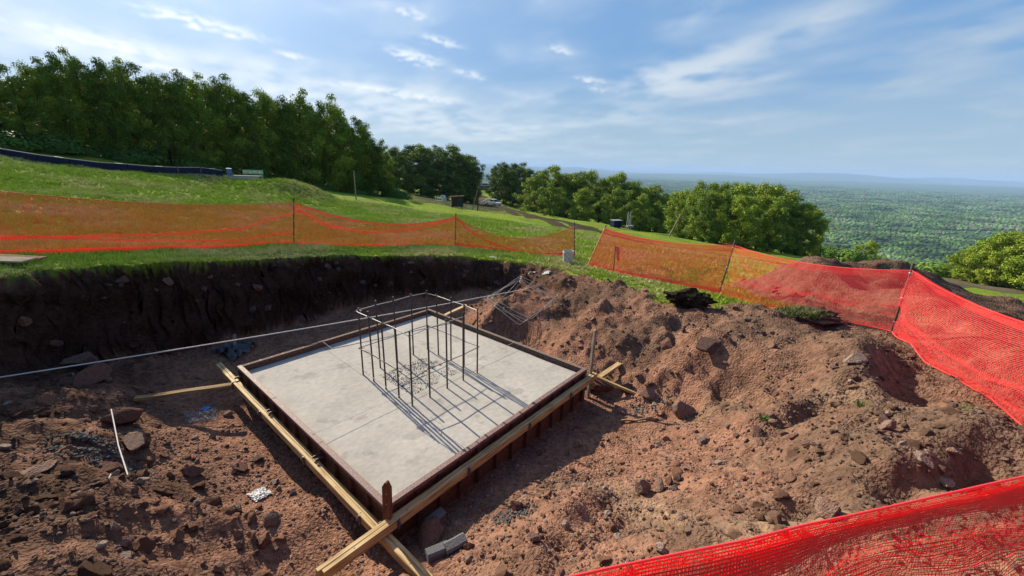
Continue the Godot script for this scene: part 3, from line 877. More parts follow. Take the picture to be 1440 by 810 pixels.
func timber() -> void:
	# two long walers, each of two boards nailed together
	for k in 2:
		var a := foot(-0.74, -0.145, -0.058) if k == 0 else foot(FORM_U + 0.058, -0.052, -0.62)
		var b := foot(FORM_U + 0.66, -0.150, -0.058) if k == 0 else foot(FORM_U + 0.062, -0.052, FORM_W + 0.14)
		var o := thing("waler_beam", ["long doubled yellow timber along the left form, passing under its crossing beam", "long doubled timber along the near right form, shaded grey with a bright sunlit end"][k], "lumber", along(a, b), "doubled timbers bracing the formwork")
		var l := a.distance_to(b)
		for j in 2:
			part("board", board_mesh(l - j * 0.03, 0.088, 0.041), M.lumber, o, Transform3D(Basis.IDENTITY, Vector3(j * 0.01, j * 0.002, (j * 2 - 1) * 0.0215)))
		for j in 9:
			var s := Shape.new()
			s.lathe([Vector2(0.0, 0.003), Vector2(0.006, 0.003), Vector2(0.006, 0.0)], 8)
			part("nail_head", s.done(), M.bolt, o, Transform3D(Basis.IDENTITY, Vector3(-l / 2 + l * (j + 0.5) / 9.0 + rng.randf_range(-0.1, 0.1), 0.0455, rng.randf_range(0.010, 0.034))))
		for j in 4:
			var s := Shape.new()
			var hx: float = -l / 2 + l * [0.16, 0.36, 0.60, 0.82][j]
			s.board(Transform3D(Basis.IDENTITY, Vector3(hx, 0.004, 0.052)), Vector3(0.022, 0.11, 0.014), 0.003)
			s.tube(PackedVector3Array([Vector3(hx, 0.035, 0.050), Vector3(hx, 0.052, 0.066), Vector3(hx + 0.005, 0.02, 0.078)]), PackedFloat32Array([0.007]), 6)
			part("bracket", s.done(), M.bolt, o)
	lumber_piece("brace_board", "weathered brace board lying from the left timber to the shaded pit floor", Vector3(-4.80, gy(-4.80, -4.50) + 0.05, -4.50), Vector3(-3.84, -0.06, -4.92), 0.088, 0.040, M.lumber_old)
	lumber_piece("brace_board", "bright yellow brace board running from the right form corner toward the camera side", Vector3(1.27, -0.105, -5.62), Vector3(2.02, -0.245, -5.25), 0.05, 0.038, M.lumber)
	lumber_piece("brace_board", "bright yellow board propped up on the bank behind the right form corner", Vector3(1.40, -0.13, -5.60), Vector3(1.96, -0.06, -6.12), 0.088, 0.038, M.lumber)
	lumber_piece("brace_board", "short pale board lying behind the far corner of the formwork", Vector3(-1.55, gy(-1.55, -8.22) + 0.28, -8.22), Vector3(-1.02, gy(-1.0, -8.6) + 0.35, -8.62), 0.088, 0.040, M.lumber)
	lumber_piece("prop", "dark short stake propping the end of the yellow brace board", Vector3(2.07, gy(2.07, -5.95) - 0.15, -5.95), Vector3(1.94, -0.09, -6.09), 0.045, 0.045, M.stake)
	# stakes
	for k in 3:
		var base: Vector3 = [foot(FORM_U + 0.035, -0.75, -0.030), foot(FORM_U + 0.02, -0.75, FORM_W + 0.05), Vector3(-4.83, gy(-4.83, -6.4) - 0.1, -6.40)][k]
		var top: Vector3 = [Vector3(-1.015, 0.355, -2.80), Vector3(1.245, 0.70, -5.52), Vector3(-4.80, 0.02, -6.42)][k]
		var w: float = [0.075, 0.042, 0.05][k]
		var s := Shape.new()
		var l := base.distance_to(top)
		var prof := [Vector2(-w / 2, 0), Vector2(w / 2, 0), Vector2(w / 2, l - 0.05), Vector2(0.1 * w, l), Vector2(-0.1 * w, l), Vector2(-w / 2, l - 0.05)]
		if k > 0: prof = [Vector2(-w / 2, 0), Vector2(w / 2, 0), Vector2(w / 2, l - 0.01), Vector2(w * 0.1, l), Vector2(-w * 0.2, l - 0.01), Vector2(-w / 2, l - 0.02)]
		var th := 0.038
		for j in 6:
			var p: Vector2 = prof[j]
			var q: Vector2 = prof[(j + 1) % 6]
			s.quad(Vector3(p.x, p.y, th / 2), Vector3(p.x, p.y, -th / 2), Vector3(q.x, q.y, -th / 2), Vector3(q.x, q.y, th / 2))
		for f in [th / 2, -th / 2]:
			for j in range(1, 5):
				if f > 0: s.tri(Vector3(prof[0].x, prof[0].y, f), Vector3(prof[j + 1].x, prof[j + 1].y, f), Vector3(prof[j].x, prof[j].y, f))
				else: s.tri(Vector3(prof[0].x, prof[0].y, f), Vector3(prof[j].x, prof[j].y, f), Vector3(prof[j + 1].x, prof[j + 1].y, f))
		var y := (top - base).normalized()
		var x := Vector3(0.93, 0, 0.36) if k == 0 else Vector3(0.86, 0, -0.5)
		x = (x - y * x.dot(y)).normalized()
		var o := thing("wooden_stake", ["dark brown pointed stake at the near corner of the formwork", "tall grey stake standing at the right corner of the formwork", "short stake standing in the dark tarp by the left corner"][k], "stake", Transform3D(Basis(x, y, x.cross(y)), base))
		part("shaft", s.done(), [M.stake, M.grey_wood, M.grey_wood][k], o)
		if k == 0:
			for j in 2:
				var nl := Shape.new()
				nl.lathe([Vector2(0.0, 0.004), Vector2(0.006, 0.003), Vector2(0.006, 0.0)], 8, Transform3D(Basis(Vector3.RIGHT, PI / 2), Vector3(0.006, l - 0.11 - j * 0.10, th / 2)))
				part("nail_head", nl.done(), M.steel, o)
	# old plywood sheets and a plank at the lip, left edge of the picture
	for k in 2:
		var p: Vector3 = [Vector3(-7.75, 0, -5.72), Vector3(-7.45, 0, -5.40)][k]
		p.y = gy(p.x, p.z) + 0.07
		var o := part("board", board_mesh([1.5, 1.2][k], 0.022, [0.16, 0.26][k], 0.003), M.pale_board if k == 1 else M.lumber_old, self, Transform3D(Basis(Vector3.UP, 0.12 + 0.10 * k) * Basis(Vector3.FORWARD, 0.06), p))
		tag(o, ["narrow grey board lying on the grass beneath the orange net", "wide pale board lying on the grass at the pit lip"][k], "board")

func rope_and_steel() -> void:
	var a := Vector3(-6.75, 0.37, -3.80)
	var b := Vector3(0.36, 0.28, -8.9)
	b.y = gy(b.x, b.z) + 0.03
	var pts := PackedVector3Array()
	for j in 21: pts.append(a.lerp(b, j / 20.0) + Vector3(0, -0.05 * sin(PI * j / 20.0), 0))
	tag(part("rope", tube_mesh(pts, 0.0085, 6), M.rope, self), "long taut pale rope crossing the pit behind the rebar cage", "rope")
	# four hoops of bent bar leaning on the far bank
	var c := Vector3(0.24, 0, -8.25)
	var words := ["topmost bent bar hoop of the heap on the far bank", "second bent bar hoop of the heap on the far bank", "lowest bent bar hoop of the heap, nearest the slab", "bent bar hoop slid to the left of the heap on the far bank"]
	for k in 4:
		var q: Vector3 = c + [Vector3(0.05, 0, -0.05), Vector3(-0.03, 0, 0.02), Vector3(-0.08, 0, 0.06), Vector3(0.10, 0, 0.02)][k]
		var n := slope_at(c.x, c.z, 0.5)
		var x := Vector3(0.77, 0, 0.64).rotated(Vector3.UP, [0.05, -0.06, -0.1, 0.16][k])
		x = (x - n * x.dot(n)).normalized()
		var r := 0.52
		var pp := PackedVector3Array()
		for j in 4:
			var f: Vector2 = [Vector2(-r, -r * 1.02), Vector2(r, -r * 1.02), Vector2(r, r * 1.02), Vector2(-r, r * 1.02)][j]
			var g: Vector2 = [Vector2(r, -r * 1.02), Vector2(r, r * 1.02), Vector2(-r, r * 1.02), Vector2(-r, -r * 1.02)][j]
			for m in 5: pp.append(Vector3(lerpf(f.x, g.x, 0.03 + 0.94 * m / 4.0), 0.012 * sin(m * 2.0 + k + j), lerpf(f.y, g.y, 0.03 + 0.94 * m / 4.0)))
		pp.append(pp[0])
		pp.append(pp[0] + Vector3(0.06, 0.03, 0.07))
		var o := part("rebar_hoop", tube_mesh(pp, 0.0062, 6), M.steel, self, Transform3D(Basis(x, n, x.cross(n)), Vector3(q.x, gy(c.x, c.z) + 0.03 + 0.035 * (3 - k), q.z)))
		tag(o, words[k], "rebar hoop", "bent bar hoops heaped on the far bank")
	# a loose length of bar sticking out of the left mound, and its shorter neighbour
	tag(part("survey_rod", tube_mesh(PackedVector3Array([Vector3(-3.40, gy(-3.40, -2.95) - 0.05, -2.95), Vector3(-3.95, maxf(0.12, gy(-3.95, -3.42) + 0.03), -3.42), Vector3(-4.44, 0.22, -3.88)]), 0.006, 6), M.rope, self), "long thin white rod lying over the left soil mound", "rod")
	tag(part("survey_rod", tube_mesh(PackedVector3Array([Vector3(-3.55, gy(-3.55, -2.90) + 0.0, -2.90), Vector3(-3.60, 0.16, -2.99)]), 0.005, 6), M.rope, self), "short white rod stuck in the mound beside the long one", "rod")
	var st := PackedVector3Array()
	for j in 8: st.append(Vector3(1.55 + 0.07 * j, gy(1.55 + 0.07 * j, -4.82 + 0.012 * j) + 0.025 + 0.012 * sin(j * 1.7), -4.82 + 0.012 * j))
	tag(part("branch", tube_mesh(st, 0.014, 6), M.lumber_old, self), "thin curved branch lying on the sunlit floor past the right corner", "branch")

# ---------------------------------------------------------------- stones and soil lumps
var rocks: Array[ArrayMesh] = []

func ico(sub: int) -> Array:
	var t := (1.0 + sqrt(5.0)) / 2.0
	var v: Array[Vector3] = []
	for p in [[-1, t, 0], [1, t, 0], [-1, -t, 0], [1, -t, 0], [0, -1, t], [0, 1, t], [0, -1, -t], [0, 1, -t], [t, 0, -1], [t, 0, 1], [-t, 0, -1], [-t, 0, 1]]:
		v.append(Vector3(p[0], p[1], p[2]).normalized())
	var f := [[0, 11, 5], [0, 5, 1], [0, 1, 7], [0, 7, 10], [0, 10, 11], [1, 5, 9], [5, 11, 4], [11, 10, 2], [10, 7, 6], [7, 1, 8], [3, 9, 4], [3, 4, 2], [3, 2, 6], [3, 6, 8], [3, 8, 9], [4, 9, 5], [2, 4, 11], [6, 2, 10], [8, 6, 7], [9, 8, 1]]
	for k in sub:
		var mids := {}
		var g := []
		for q in f:
			var m := []
			for j in 3:
				var a: int = q[j]
				var b: int = q[(j + 1) % 3]
				var key := mini(a, b) * 100000 + maxi(a, b)
				if not mids.has(key):
					mids[key] = v.size()
					v.append((v[a] + v[b]).normalized())
				m.append(mids[key])
			g.append_array([[q[0], m[0], m[2]], [q[1], m[1], m[0]], [q[2], m[2], m[1]], [m[0], m[1], m[2]]])
		f = g
	return [v, f]

# an angular stone: a ball cut by random planes, then roughened
func rock_mesh(r: RandomNumberGenerator, sub: int, planes: int, rough: float, smooth := false) -> ArrayMesh:
	var b := ico(sub)
	var v: Array[Vector3] = b[0]
	var cuts: Array[Plane] = []
	for k in planes:
		cuts.append(Plane(Vector3(r.randfn(), r.randfn(), r.randfn()).normalized(), r.randf_range(0.34, 0.80)))
	var f := FastNoiseLite.new()
	f.noise_type = FastNoiseLite.TYPE_SIMPLEX_SMOOTH
	f.frequency = 1.3
	f.seed = r.randi() % 1000
	for k in v.size():
		var p: Vector3 = v[k]
		for c in cuts:
			var d := c.distance_to(p)
			if d > 0: p -= c.normal * d
		v[k] = p * (1.0 + rough * f.get_noise_3d(p.x * 1.5, p.y * 1.5, p.z * 1.5)) + Vector3.ONE * (rough * 0.3 * f.get_noise_3d(p.x * 5.0, p.y * 5.0, p.z * 5.0))
	var s := Shape.new()
	if smooth:
		var nn := PackedVector3Array()
		nn.resize(v.size())
		for q in b[1]:
			var a := (v[q[1]] - v[q[0]]).cross(v[q[2]] - v[q[0]])
			for j in 3: nn[q[j]] += a
		for k in v.size(): s.add(v[k], nn[k].normalized())
		for q in b[1]: s.i.append_array(PackedInt32Array([q[0], q[2], q[1]]))
	else:
		for q in b[1]: s.tri(v[q[0]], v[q[2]], v[q[1]])
	return s.done()

func stone(x: float, z: float, size: Vector3, kind: int, tone: int, label: String, turn := -1.0, sink := 0.28, group := "") -> Node3D:
	var n := slope_at(x, z)
	n = n.lerp(Vector3.UP, 0.5).normalized()
	var bx := Vector3.RIGHT.rotated(Vector3.UP, turn if turn >= 0.0 else rng.randf() * TAU)
	bx = (bx - n * bx.dot(n)).normalized()
	var o := part("stone", rocks[kind], M["rock_%d" % tone], self, Transform3D(Basis(bx * size.x, n * size.y, bx.cross(n) * size.z), on_land(x, z, size.y * (1.0 - 2.0 * sink))))
	tag(o, label, "stone", group)
	return o

func make_rocks() -> void:
	var r := RandomNumberGenerator.new()
	r.seed = 5
	for k in 8: rocks.append(rock_mesh(r, 3, 10 + k % 3 * 4, 0.05))
	for k in 6: rocks.append(rock_mesh(r, 1, 6, 0.16))

func stones() -> void:
	var s := [
		[-5.75, -4.85, Vector3(0.30, 0.20, 0.28), 5, 2, "large boulder in the shade at the left edge of the pit"],
		[-5.45, -4.60, Vector3(0.28, 0.17, 0.24), 1, 0, "broad boulder in the shade, in front of the larger one"],
		[-4.42, -3.98, Vector3(0.30, 0.16, 0.18), 2, 0, "reddish boulder on the left mound behind the white rod"],
		[-4.10, -3.70, Vector3(0.26, 0.10, 0.14), 3, 1, "flat slab of rock beside the white rod"],
		[-3.80, -3.18, Vector3(0.22, 0.10, 0.16), 4, 0, "reddish rock on the mound just right of the white rod"],
		[-3.95, -2.72, Vector3(0.30, 0.05, 0.10), 5, 1, "long thin slab of rock low on the left mound"],
		[-2.10, -2.86, Vector3(0.105, 0.09, 0.085), 6, 1, "pale round stone on the sunlit floor left of the crossing timbers"],
		[-2.02, -2.62, Vector3(0.10, 0.07, 0.09), 7, 0, "reddish stone just nearer than the pale round stone"],
		[-2.20, -2.60, Vector3(0.06, 0.05, 0.05), 1, 1, "small pale stone left of the reddish one on the floor"],
		[-2.12, -2.48, Vector3(0.055, 0.045, 0.05), 2, 0, "small stone at the lower edge of the floor"],
		[-3.02, -3.72, Vector3(0.13, 0.075, 0.10), 3, 0, "dark stone at the edge of the sunlit floor, left of the timber"],
		[-2.92, -3.92, Vector3(0.10, 0.06, 0.07), 4, 1, "stone next to the dark one, farther from the camera"],
		[-3.25, -3.40, Vector3(0.14, 0.08, 0.11), 5, 0, "dark stone halfway down the left bank"],
		[-0.66, -2.78, Vector3(0.25, 0.11, 0.15), 6, 0, "large flat rock in the shade under the right timber"],
		[1.30, -3.14, Vector3(0.125, 0.10, 0.09), 7, 1, "large angular stone of the cluster on the sunny floor"],
		[1.47, -3.13, Vector3(0.07, 0.09, 0.07), 0, 1, "upright stone beside the large one of the cluster"],
		[1.58, -3.20, Vector3(0.06, 0.07, 0.06), 1, 0, "reddish stone at the back of the cluster on the sunny floor"],
		[1.66, -3.24, Vector3(0.065, 0.06, 0.06), 2, 2, "dark stone at the right end of the cluster"],
		[1.35, -5.60, Vector3(0.26, 0.23, 0.24), 3, 0, "dark boulder under the end of the right timber"],
		[1.78, -5.45, Vector3(0.17, 0.12, 0.15), 4, 2, "dark stone beneath the yellow brace board"],
		[2.02, -5.15, Vector3(0.16, 0.11, 0.13), 5, 1, "pale broken stone below the tip of the yellow brace board"],
		[2.33, -4.62, Vector3(0.17, 0.15, 0.11), 6, 1, "pale stone standing in the bank right of the brace boards"],
		[2.22, -3.92, Vector3(0.16, 0.045, 0.08), 7, 1, "flat pale stone on the sunny slope"],
		[2.62, -3.62, Vector3(0.08, 0.06, 0.07), 0, 2, "small dark stone on the sunny slope"],
		[3.25, -3.02, Vector3(0.11, 0.08, 0.09), 1, 2, "dark stone on top of the small heap on the right slope"],
		[3.12, -2.88, Vector3(0.10, 0.075, 0.09), 2, 1, "grey stone below the dark one on the right slope"],
		[2.95, -2.42, Vector3(0.085, 0.05, 0.06), 3, 3, "pale stone above the near red net"],
		[2.10, -2.10, Vector3(0.13, 0.11, 0.09), 4, 1, "large stone half buried at the near lip by the red net"],
		[3.85, -4.10, Vector3(0.16, 0.08, 0.12), 5, 3, "pale flat stone on the crest of the right bank"],
		[-0.42, -2.98, Vector3(0.06, 0.035, 0.05), 6, 1, "small pale stone in the shade beyond the concrete blocks"],
		[-0.30, -2.62, Vector3(0.07, 0.05, 0.06), 7, 0, "stone in the shade right of the concrete blocks"],
		[-0.28, -2.45, Vector3(0.06, 0.04, 0.05), 0, 1, "stone at the shadow's edge below the concrete blocks"],
		[0.12, -3.02, Vector3(0.09, 0.07, 0.07), 1, 0, "stone on the shadow's edge among the grey gravel"],
		[2.45, -5.85, Vector3(0.19, 0.12, 0.15), 2, 0, "dark rock bedded in the bank behind the propped board"],
		[2.85, -5.35, Vector3(0.20, 0.12, 0.17), 3, 2, "big dark rock bedded in the bank above the brace boards"]]
	for q in s: stone(q[0], q[1], q[2], q[3], q[4], q[5])
	# the many that nothing tells apart
	var placed := 0
	while placed < 240:
		var zone := rng.randf()
		var x := rng.randf_range(0.2, 3.9) if zone < 0.6 else rng.randf_range(-6.2, -1.9)
		var z := rng.randf_range(-6.5, -1.95) if zone < 0.6 else rng.randf_range(-5.0, -2.0)
		if foot_clear(x, z) < 0.25: continue
		var a := rng.randf_range(0.022, 0.055) * (1.4 if rng.randf() < 0.15 else 1.0)
		stone(x, z, Vector3(a, a * rng.randf_range(0.5, 0.9), a * rng.randf_range(0.6, 1.0)), rng.randi_range(0, 13), rng.randi_range(0, 3), "fist sized angular stone lying loose on the bare soil of the pit", -1.0, 0.25, "loose stones on the bare soil")
		placed += 1
	# stones bedded in the shaded cut
	placed = 0
	while placed < 75:
		var x := rng.randf_range(-6.4, 0.6)
		var z := rng.randf_range(-10.4, -4.8)
		var h := land(x, z)
		if h.z < 0.45: continue
		var a := rng.randf_range(0.04, 0.13)
		stone(x, z, Vector3(a, a * 0.6, a * rng.randf_range(0.6, 1.0)), rng.randi_range(0, 7), [2, 0, 2, 2][rng.randi() % 4], "stone bedded in the dark shaded cut of the pit wall", -1.0, 0.45, "stones bedded in the shaded cut")
		placed += 1
	# rubble too small to count
	var places: Array[Transform3D] = []
	var tints := PackedColorArray()
	var tries := 0
	while places.size() < 20000 and tries < 200000:
		tries += 1
		var near := rng.randf() < 0.55
		var x := rng.randf_range(-5.0, 4.0) if near else rng.randf_range(-7.2, 5.4)
		var z := rng.randf_range(-4.6, -1.5) if near else rng.randf_range(-10.4, -1.5)
		var c := foot_clear(x, z)
		if c < 0.05: continue
		var patch := n_soil.get_noise_2d(x * 0.8 + 90.0, z * 0.8)
		if patch < rng.randf_range(-0.5, 0.35): continue
		var h := land(x, z)
		if h.y < 0.6: continue
		var a := 0.005 + 0.017 * pow(rng.randf(), 3.0)
		places.append(Transform3D(Basis.from_euler(Vector3(rng.randf() * TAU, rng.randf() * TAU, 0.0)).scaled(Vector3(a, a * 0.7, a)), Vector3(x, h.x + a * 0.25, z)))
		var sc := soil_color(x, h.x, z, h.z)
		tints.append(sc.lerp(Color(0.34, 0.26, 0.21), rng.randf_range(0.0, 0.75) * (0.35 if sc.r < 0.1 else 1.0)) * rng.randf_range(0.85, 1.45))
	var o := scatter("rubble", rock_mesh(rng, 1, 6, 0.15), M.stone, self, places, tints)
	tag(o, "small stones and crumbs of soil strewn over the pit", "rubble")
	# gravel: grey clean stone at three places
	places = []
	tints = PackedColorArray()
	for g in [[-4.10, -3.30, 0.34, 700, 0.14], [0.10, -2.95, 0.2, 120, 0.2], [2.0, -5.0, 0.3, 120, 0.22]]:
		for k in g[3]:
			var d: Vector2 = Vector2(rng.randfn(), rng.randfn()) * float(g[2]) * 0.45
			var x: float = g[0] + d.x * 1.3
			var z: float = g[1] + d.y * 0.7
			var a := rng.randf_range(0.010, 0.021)
			places.append(Transform3D(Basis.from_euler(Vector3(rng.randf() * TAU, rng.randf() * TAU, 0.0)).scaled(Vector3(a, a * 0.8, a)), on_land(x, z, a * 0.3)))
			tints.append(Color(0.20, 0.19, 0.18) * rng.randf_range(0.6, 1.3))
	o = scatter("gravel", rock_mesh(rng, 1, 7, 0.12), M.stone, self, places, tints)
	tag(o, "small patches of clean grey gravel spilled on the soil", "gravel")
	# clods: lumps of soil on the banks
	places = []
	tints = PackedColorArray()
	tries = 0
	while places.size() < 1500 and tries < 60000:
		tries += 1
		var x := rng.randf_range(-7.0, 5.3)
		var z := rng.randf_range(-10.2, -1.6)
		if foot_clear(x, z) < 0.4: continue
		var h := land(x, z)
		if h.y < 0.9 or h.x < -0.3 and rng.randf() < 0.8: continue
		if n_soil.get_noise_2d(x * 0.7 + 12.0, z * 0.7) < rng.randf_range(-0.4, 0.4): continue
		var a := 0.015 + 0.055 * pow(rng.randf(), 3.0)
		places.append(Transform3D(Basis.from_euler(Vector3(rng.randf() * TAU, rng.randf() * TAU, 0.0)).scaled(Vector3(a, a * 0.75, a)), Vector3(x, h.x - a * 0.1, z)))
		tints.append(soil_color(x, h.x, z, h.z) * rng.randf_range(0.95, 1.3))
	for j in 70:
		var x := rng.randf_range(-6.0, -2.2)
		var z := rng.randf_range(-4.2, -1.7)
		var h := land(x, z)
		if h.x < -0.30: continue
		var a := rng.randf_range(0.05, 0.12)
		places.append(Transform3D(Basis.from_euler(Vector3(rng.randf_range(-0.5, 0.5), rng.randf() * TAU, 0.0)).scaled(Vector3(a, a * 0.6, a * 0.8)), Vector3(x, h.x - a * 0.05, z)))
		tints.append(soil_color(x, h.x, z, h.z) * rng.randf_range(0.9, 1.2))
	o = scatter("dirt_clods", rock_mesh(rng, 2, 4, 0.35, true), M.stone, self, places, tints)
	tag(o, "crumbly lumps of soil on the pit banks", "dirt")

func foot_clear(x: float, z: float) -> float:   # distance outside the formwork
	var p := Vector3(x, 0, z) - FORM_AT
	var a := p.dot(U)
	var b := p.dot(W)
	return maxf(maxf(-a, a - FORM_U), maxf(-b, b - FORM_W))

func odds_and_ends() -> void:
	# concrete blocks under the right timber
	var spots := [[-0.555, -2.60, 0.5, 0.0], [-0.415, -2.66, 0.62, 0.3], [-0.66, -3.02, 0.9, 0.1]]
	var words := ["grey concrete block lying on the floor, nearest the crossing timbers", "grey concrete block lying against the back of the nearest one", "grey concrete block leaning on the large flat rock"]
	for k in 3:
		var q = spots[k]
		var s := Shape.new()
		s.board(Transform3D.IDENTITY, Vector3(0.19, 0.09, 0.10), 0.018, 0.002, rng, 4)
		tag(part("concrete_block", s.done(), M.block, self, Transform3D(Basis(Vector3.UP, q[2]) * Basis(Vector3.RIGHT, q[3]), on_land(q[0], q[1], 0.045 + 0.05 * (k / 2)))), words[k], "block")
	# paper, litter
	crumpled("paper_scrap", "white crumpled paper scrap on the sunlit floor left of the slab", "paper", Vector3(-2.57, 0, -3.38), 0.085, M.paper, 1)
	crumpled("plastic_sheet", "clear crumpled plastic sheet in the shade below the brace board", "plastic", Vector3(-4.10, 0, -4.62), 0.16, M.clear, 2)
	crumpled("blue_scrap", "crumpled blue scrap beside the clear plastic sheet", "litter", Vector3(-4.22, 0, -4.86), 0.06, M.blue, 3)
	crumpled("tarp", "bunched dark blue tarp by the left corner of the formwork", "tarp", Vector3(-4.84, 0, -6.45), 0.25, M.tarp, 4)
	crumpled("litter", "white scrap on the grass beyond the left end of the pit", "litter", Vector3(-4.83, 0, -9.35), 0.07, M.paper, 5)
	crumpled("litter", "white scrap on the grass between bucket and flag", "litter", Vector3(2.75, 0, -9.35), 0.10, M.paper, 6)
	crumpled("litter", "white scrap under the net right of the flag", "litter", Vector3(3.15, 0, -8.9), 0.08, M.paper, 7)
	crumpled("litter", "pale torn sack at the pit lip in front of the bucket", "litter", Vector3(0.85, 0, -9.75), 0.10, M.paper, 8)
	crumpled("litter", "small pale scrap left of the torn sack at the pit lip", "litter", Vector3(0.50, 0, -9.95), 0.08, M.paper, 9)
	crumpled("litter", "white scrap on the grass in front of the second fence post", "litter", Vector3(-0.55, 0, -10.95), 0.09, M.paper, 10)
	# bucket
	var p := on_land(1.50, -10.81)
	var b := thing("bucket", "white plastic bucket on the grass by the gap in the fence", "bucket", Transform3D(Basis.IDENTITY, p - Vector3(0, 0.01, 0)))
	var s := Shape.new()
	s.lathe([Vector2(0.0, 0.0), Vector2(0.125, 0.0), Vector2(0.130, 0.01), Vector2(0.143, 0.30), Vector2(0.150, 0.305), Vector2(0.150, 0.33), Vector2(0.146, 0.335), Vector2(0.148, 0.365), Vector2(0.142, 0.365), Vector2(0.138, 0.30), Vector2(0.122, 0.02), Vector2(0.0, 0.02)], 28)
	part("body", s.done(), M.bucket, b)
	var hp := PackedVector3Array()
	for j in 15: hp.append(Vector3(0.152 * cos(PI * j / 14.0), 0.315 - 0.13 * sin(PI * j / 14.0), 0.03 + 0.145 * sin(PI * j / 14.0)))
	part("handle", tube_mesh(hp, 0.004, 6), M.grey_metal, b)
	# flag on a lath
	p = on_land(2.50, -9.72)
	var f := thing("marker_flag", "thin lath with a pink ribbon, standing in front of the right net", "flag", Transform3D(Basis.IDENTITY, p))
	part("lath", board_mesh(0.72, 0.028, 0.010, 0.002), M.lumber_old, f, Transform3D(Basis(Vector3.BACK, PI / 2 + 0.02), Vector3(0, 0.34, 0)))
	s = Shape.new()
	for j in 10:
		var y0 := 0.69 - 0.034 * j
		var y1 := 0.69 - 0.034 * (j + 1)
		var f0 := 0.012 * sin(j * 1.3)
		var f1 := 0.012 * sin((j + 1) * 1.3)
		s.quad(Vector3(0.0 + j * 0.006, y0, 0.02 + f0), Vector3(0.085 + j * 0.003, y0 - 0.01, 0.02 - f0), Vector3(0.085 + (j + 1) * 0.003, y1 - 0.01, 0.02 - f1), Vector3(0.0 + (j + 1) * 0.006, y1, 0.02 + f1))
	part("ribbon", s.done(), M.pink, f)

func crumpled(called: String, label: String, cat: String, p: Vector3, r: float, m: Material, sd: int) -> void:
	var s := Shape.new()
	var n := 14
	var f := FastNoiseLite.new()
	f.seed = sd
	f.frequency = 1.0
	var pts: Array[Vector3] = []
	for a in n:
		for b in n:
			var u := (float(a) / (n - 1) - 0.5) * 2.0
			var w := (float(b) / (n - 1) - 0.5) * 2.0
			var q := Vector3(u, 0, w) * (1.0 + 0.35 * f.get_noise_2d(u * 1.5, w * 1.5))
			q = q.rotated(Vector3.UP, sd * 1.1) * r
			var calm := 0.35 if m == M.paper else 1.0
			var up := calm * absf(f.get_noise_2d(u * 1.6 + 9.0, w * 1.6)) * 0.9 + 0.35 * absf(f.get_noise_2d(u * 5.0, w * 5.0 + 4.0)) + 0.25 * (1.0 - maxf(absf(u), absf(w)))
			pts.append(Vector3(p.x + q.x, gy(p.x + q.x, p.z + q.z) + 0.006 + up * r * 0.8, p.z + q.z) - Vector3(p.x, gy(p.x, p.z), p.z))
	for a in n - 1:
		for b in n - 1:
			s.quad(pts[a * n + b], pts[a * n + b + 1], pts[(a + 1) * n + b + 1], pts[(a + 1) * n + b])
	tag(part(called, s.done(), m, self, Transform3D(Basis.IDENTITY, on_land(p.x, p.z))), label, cat)

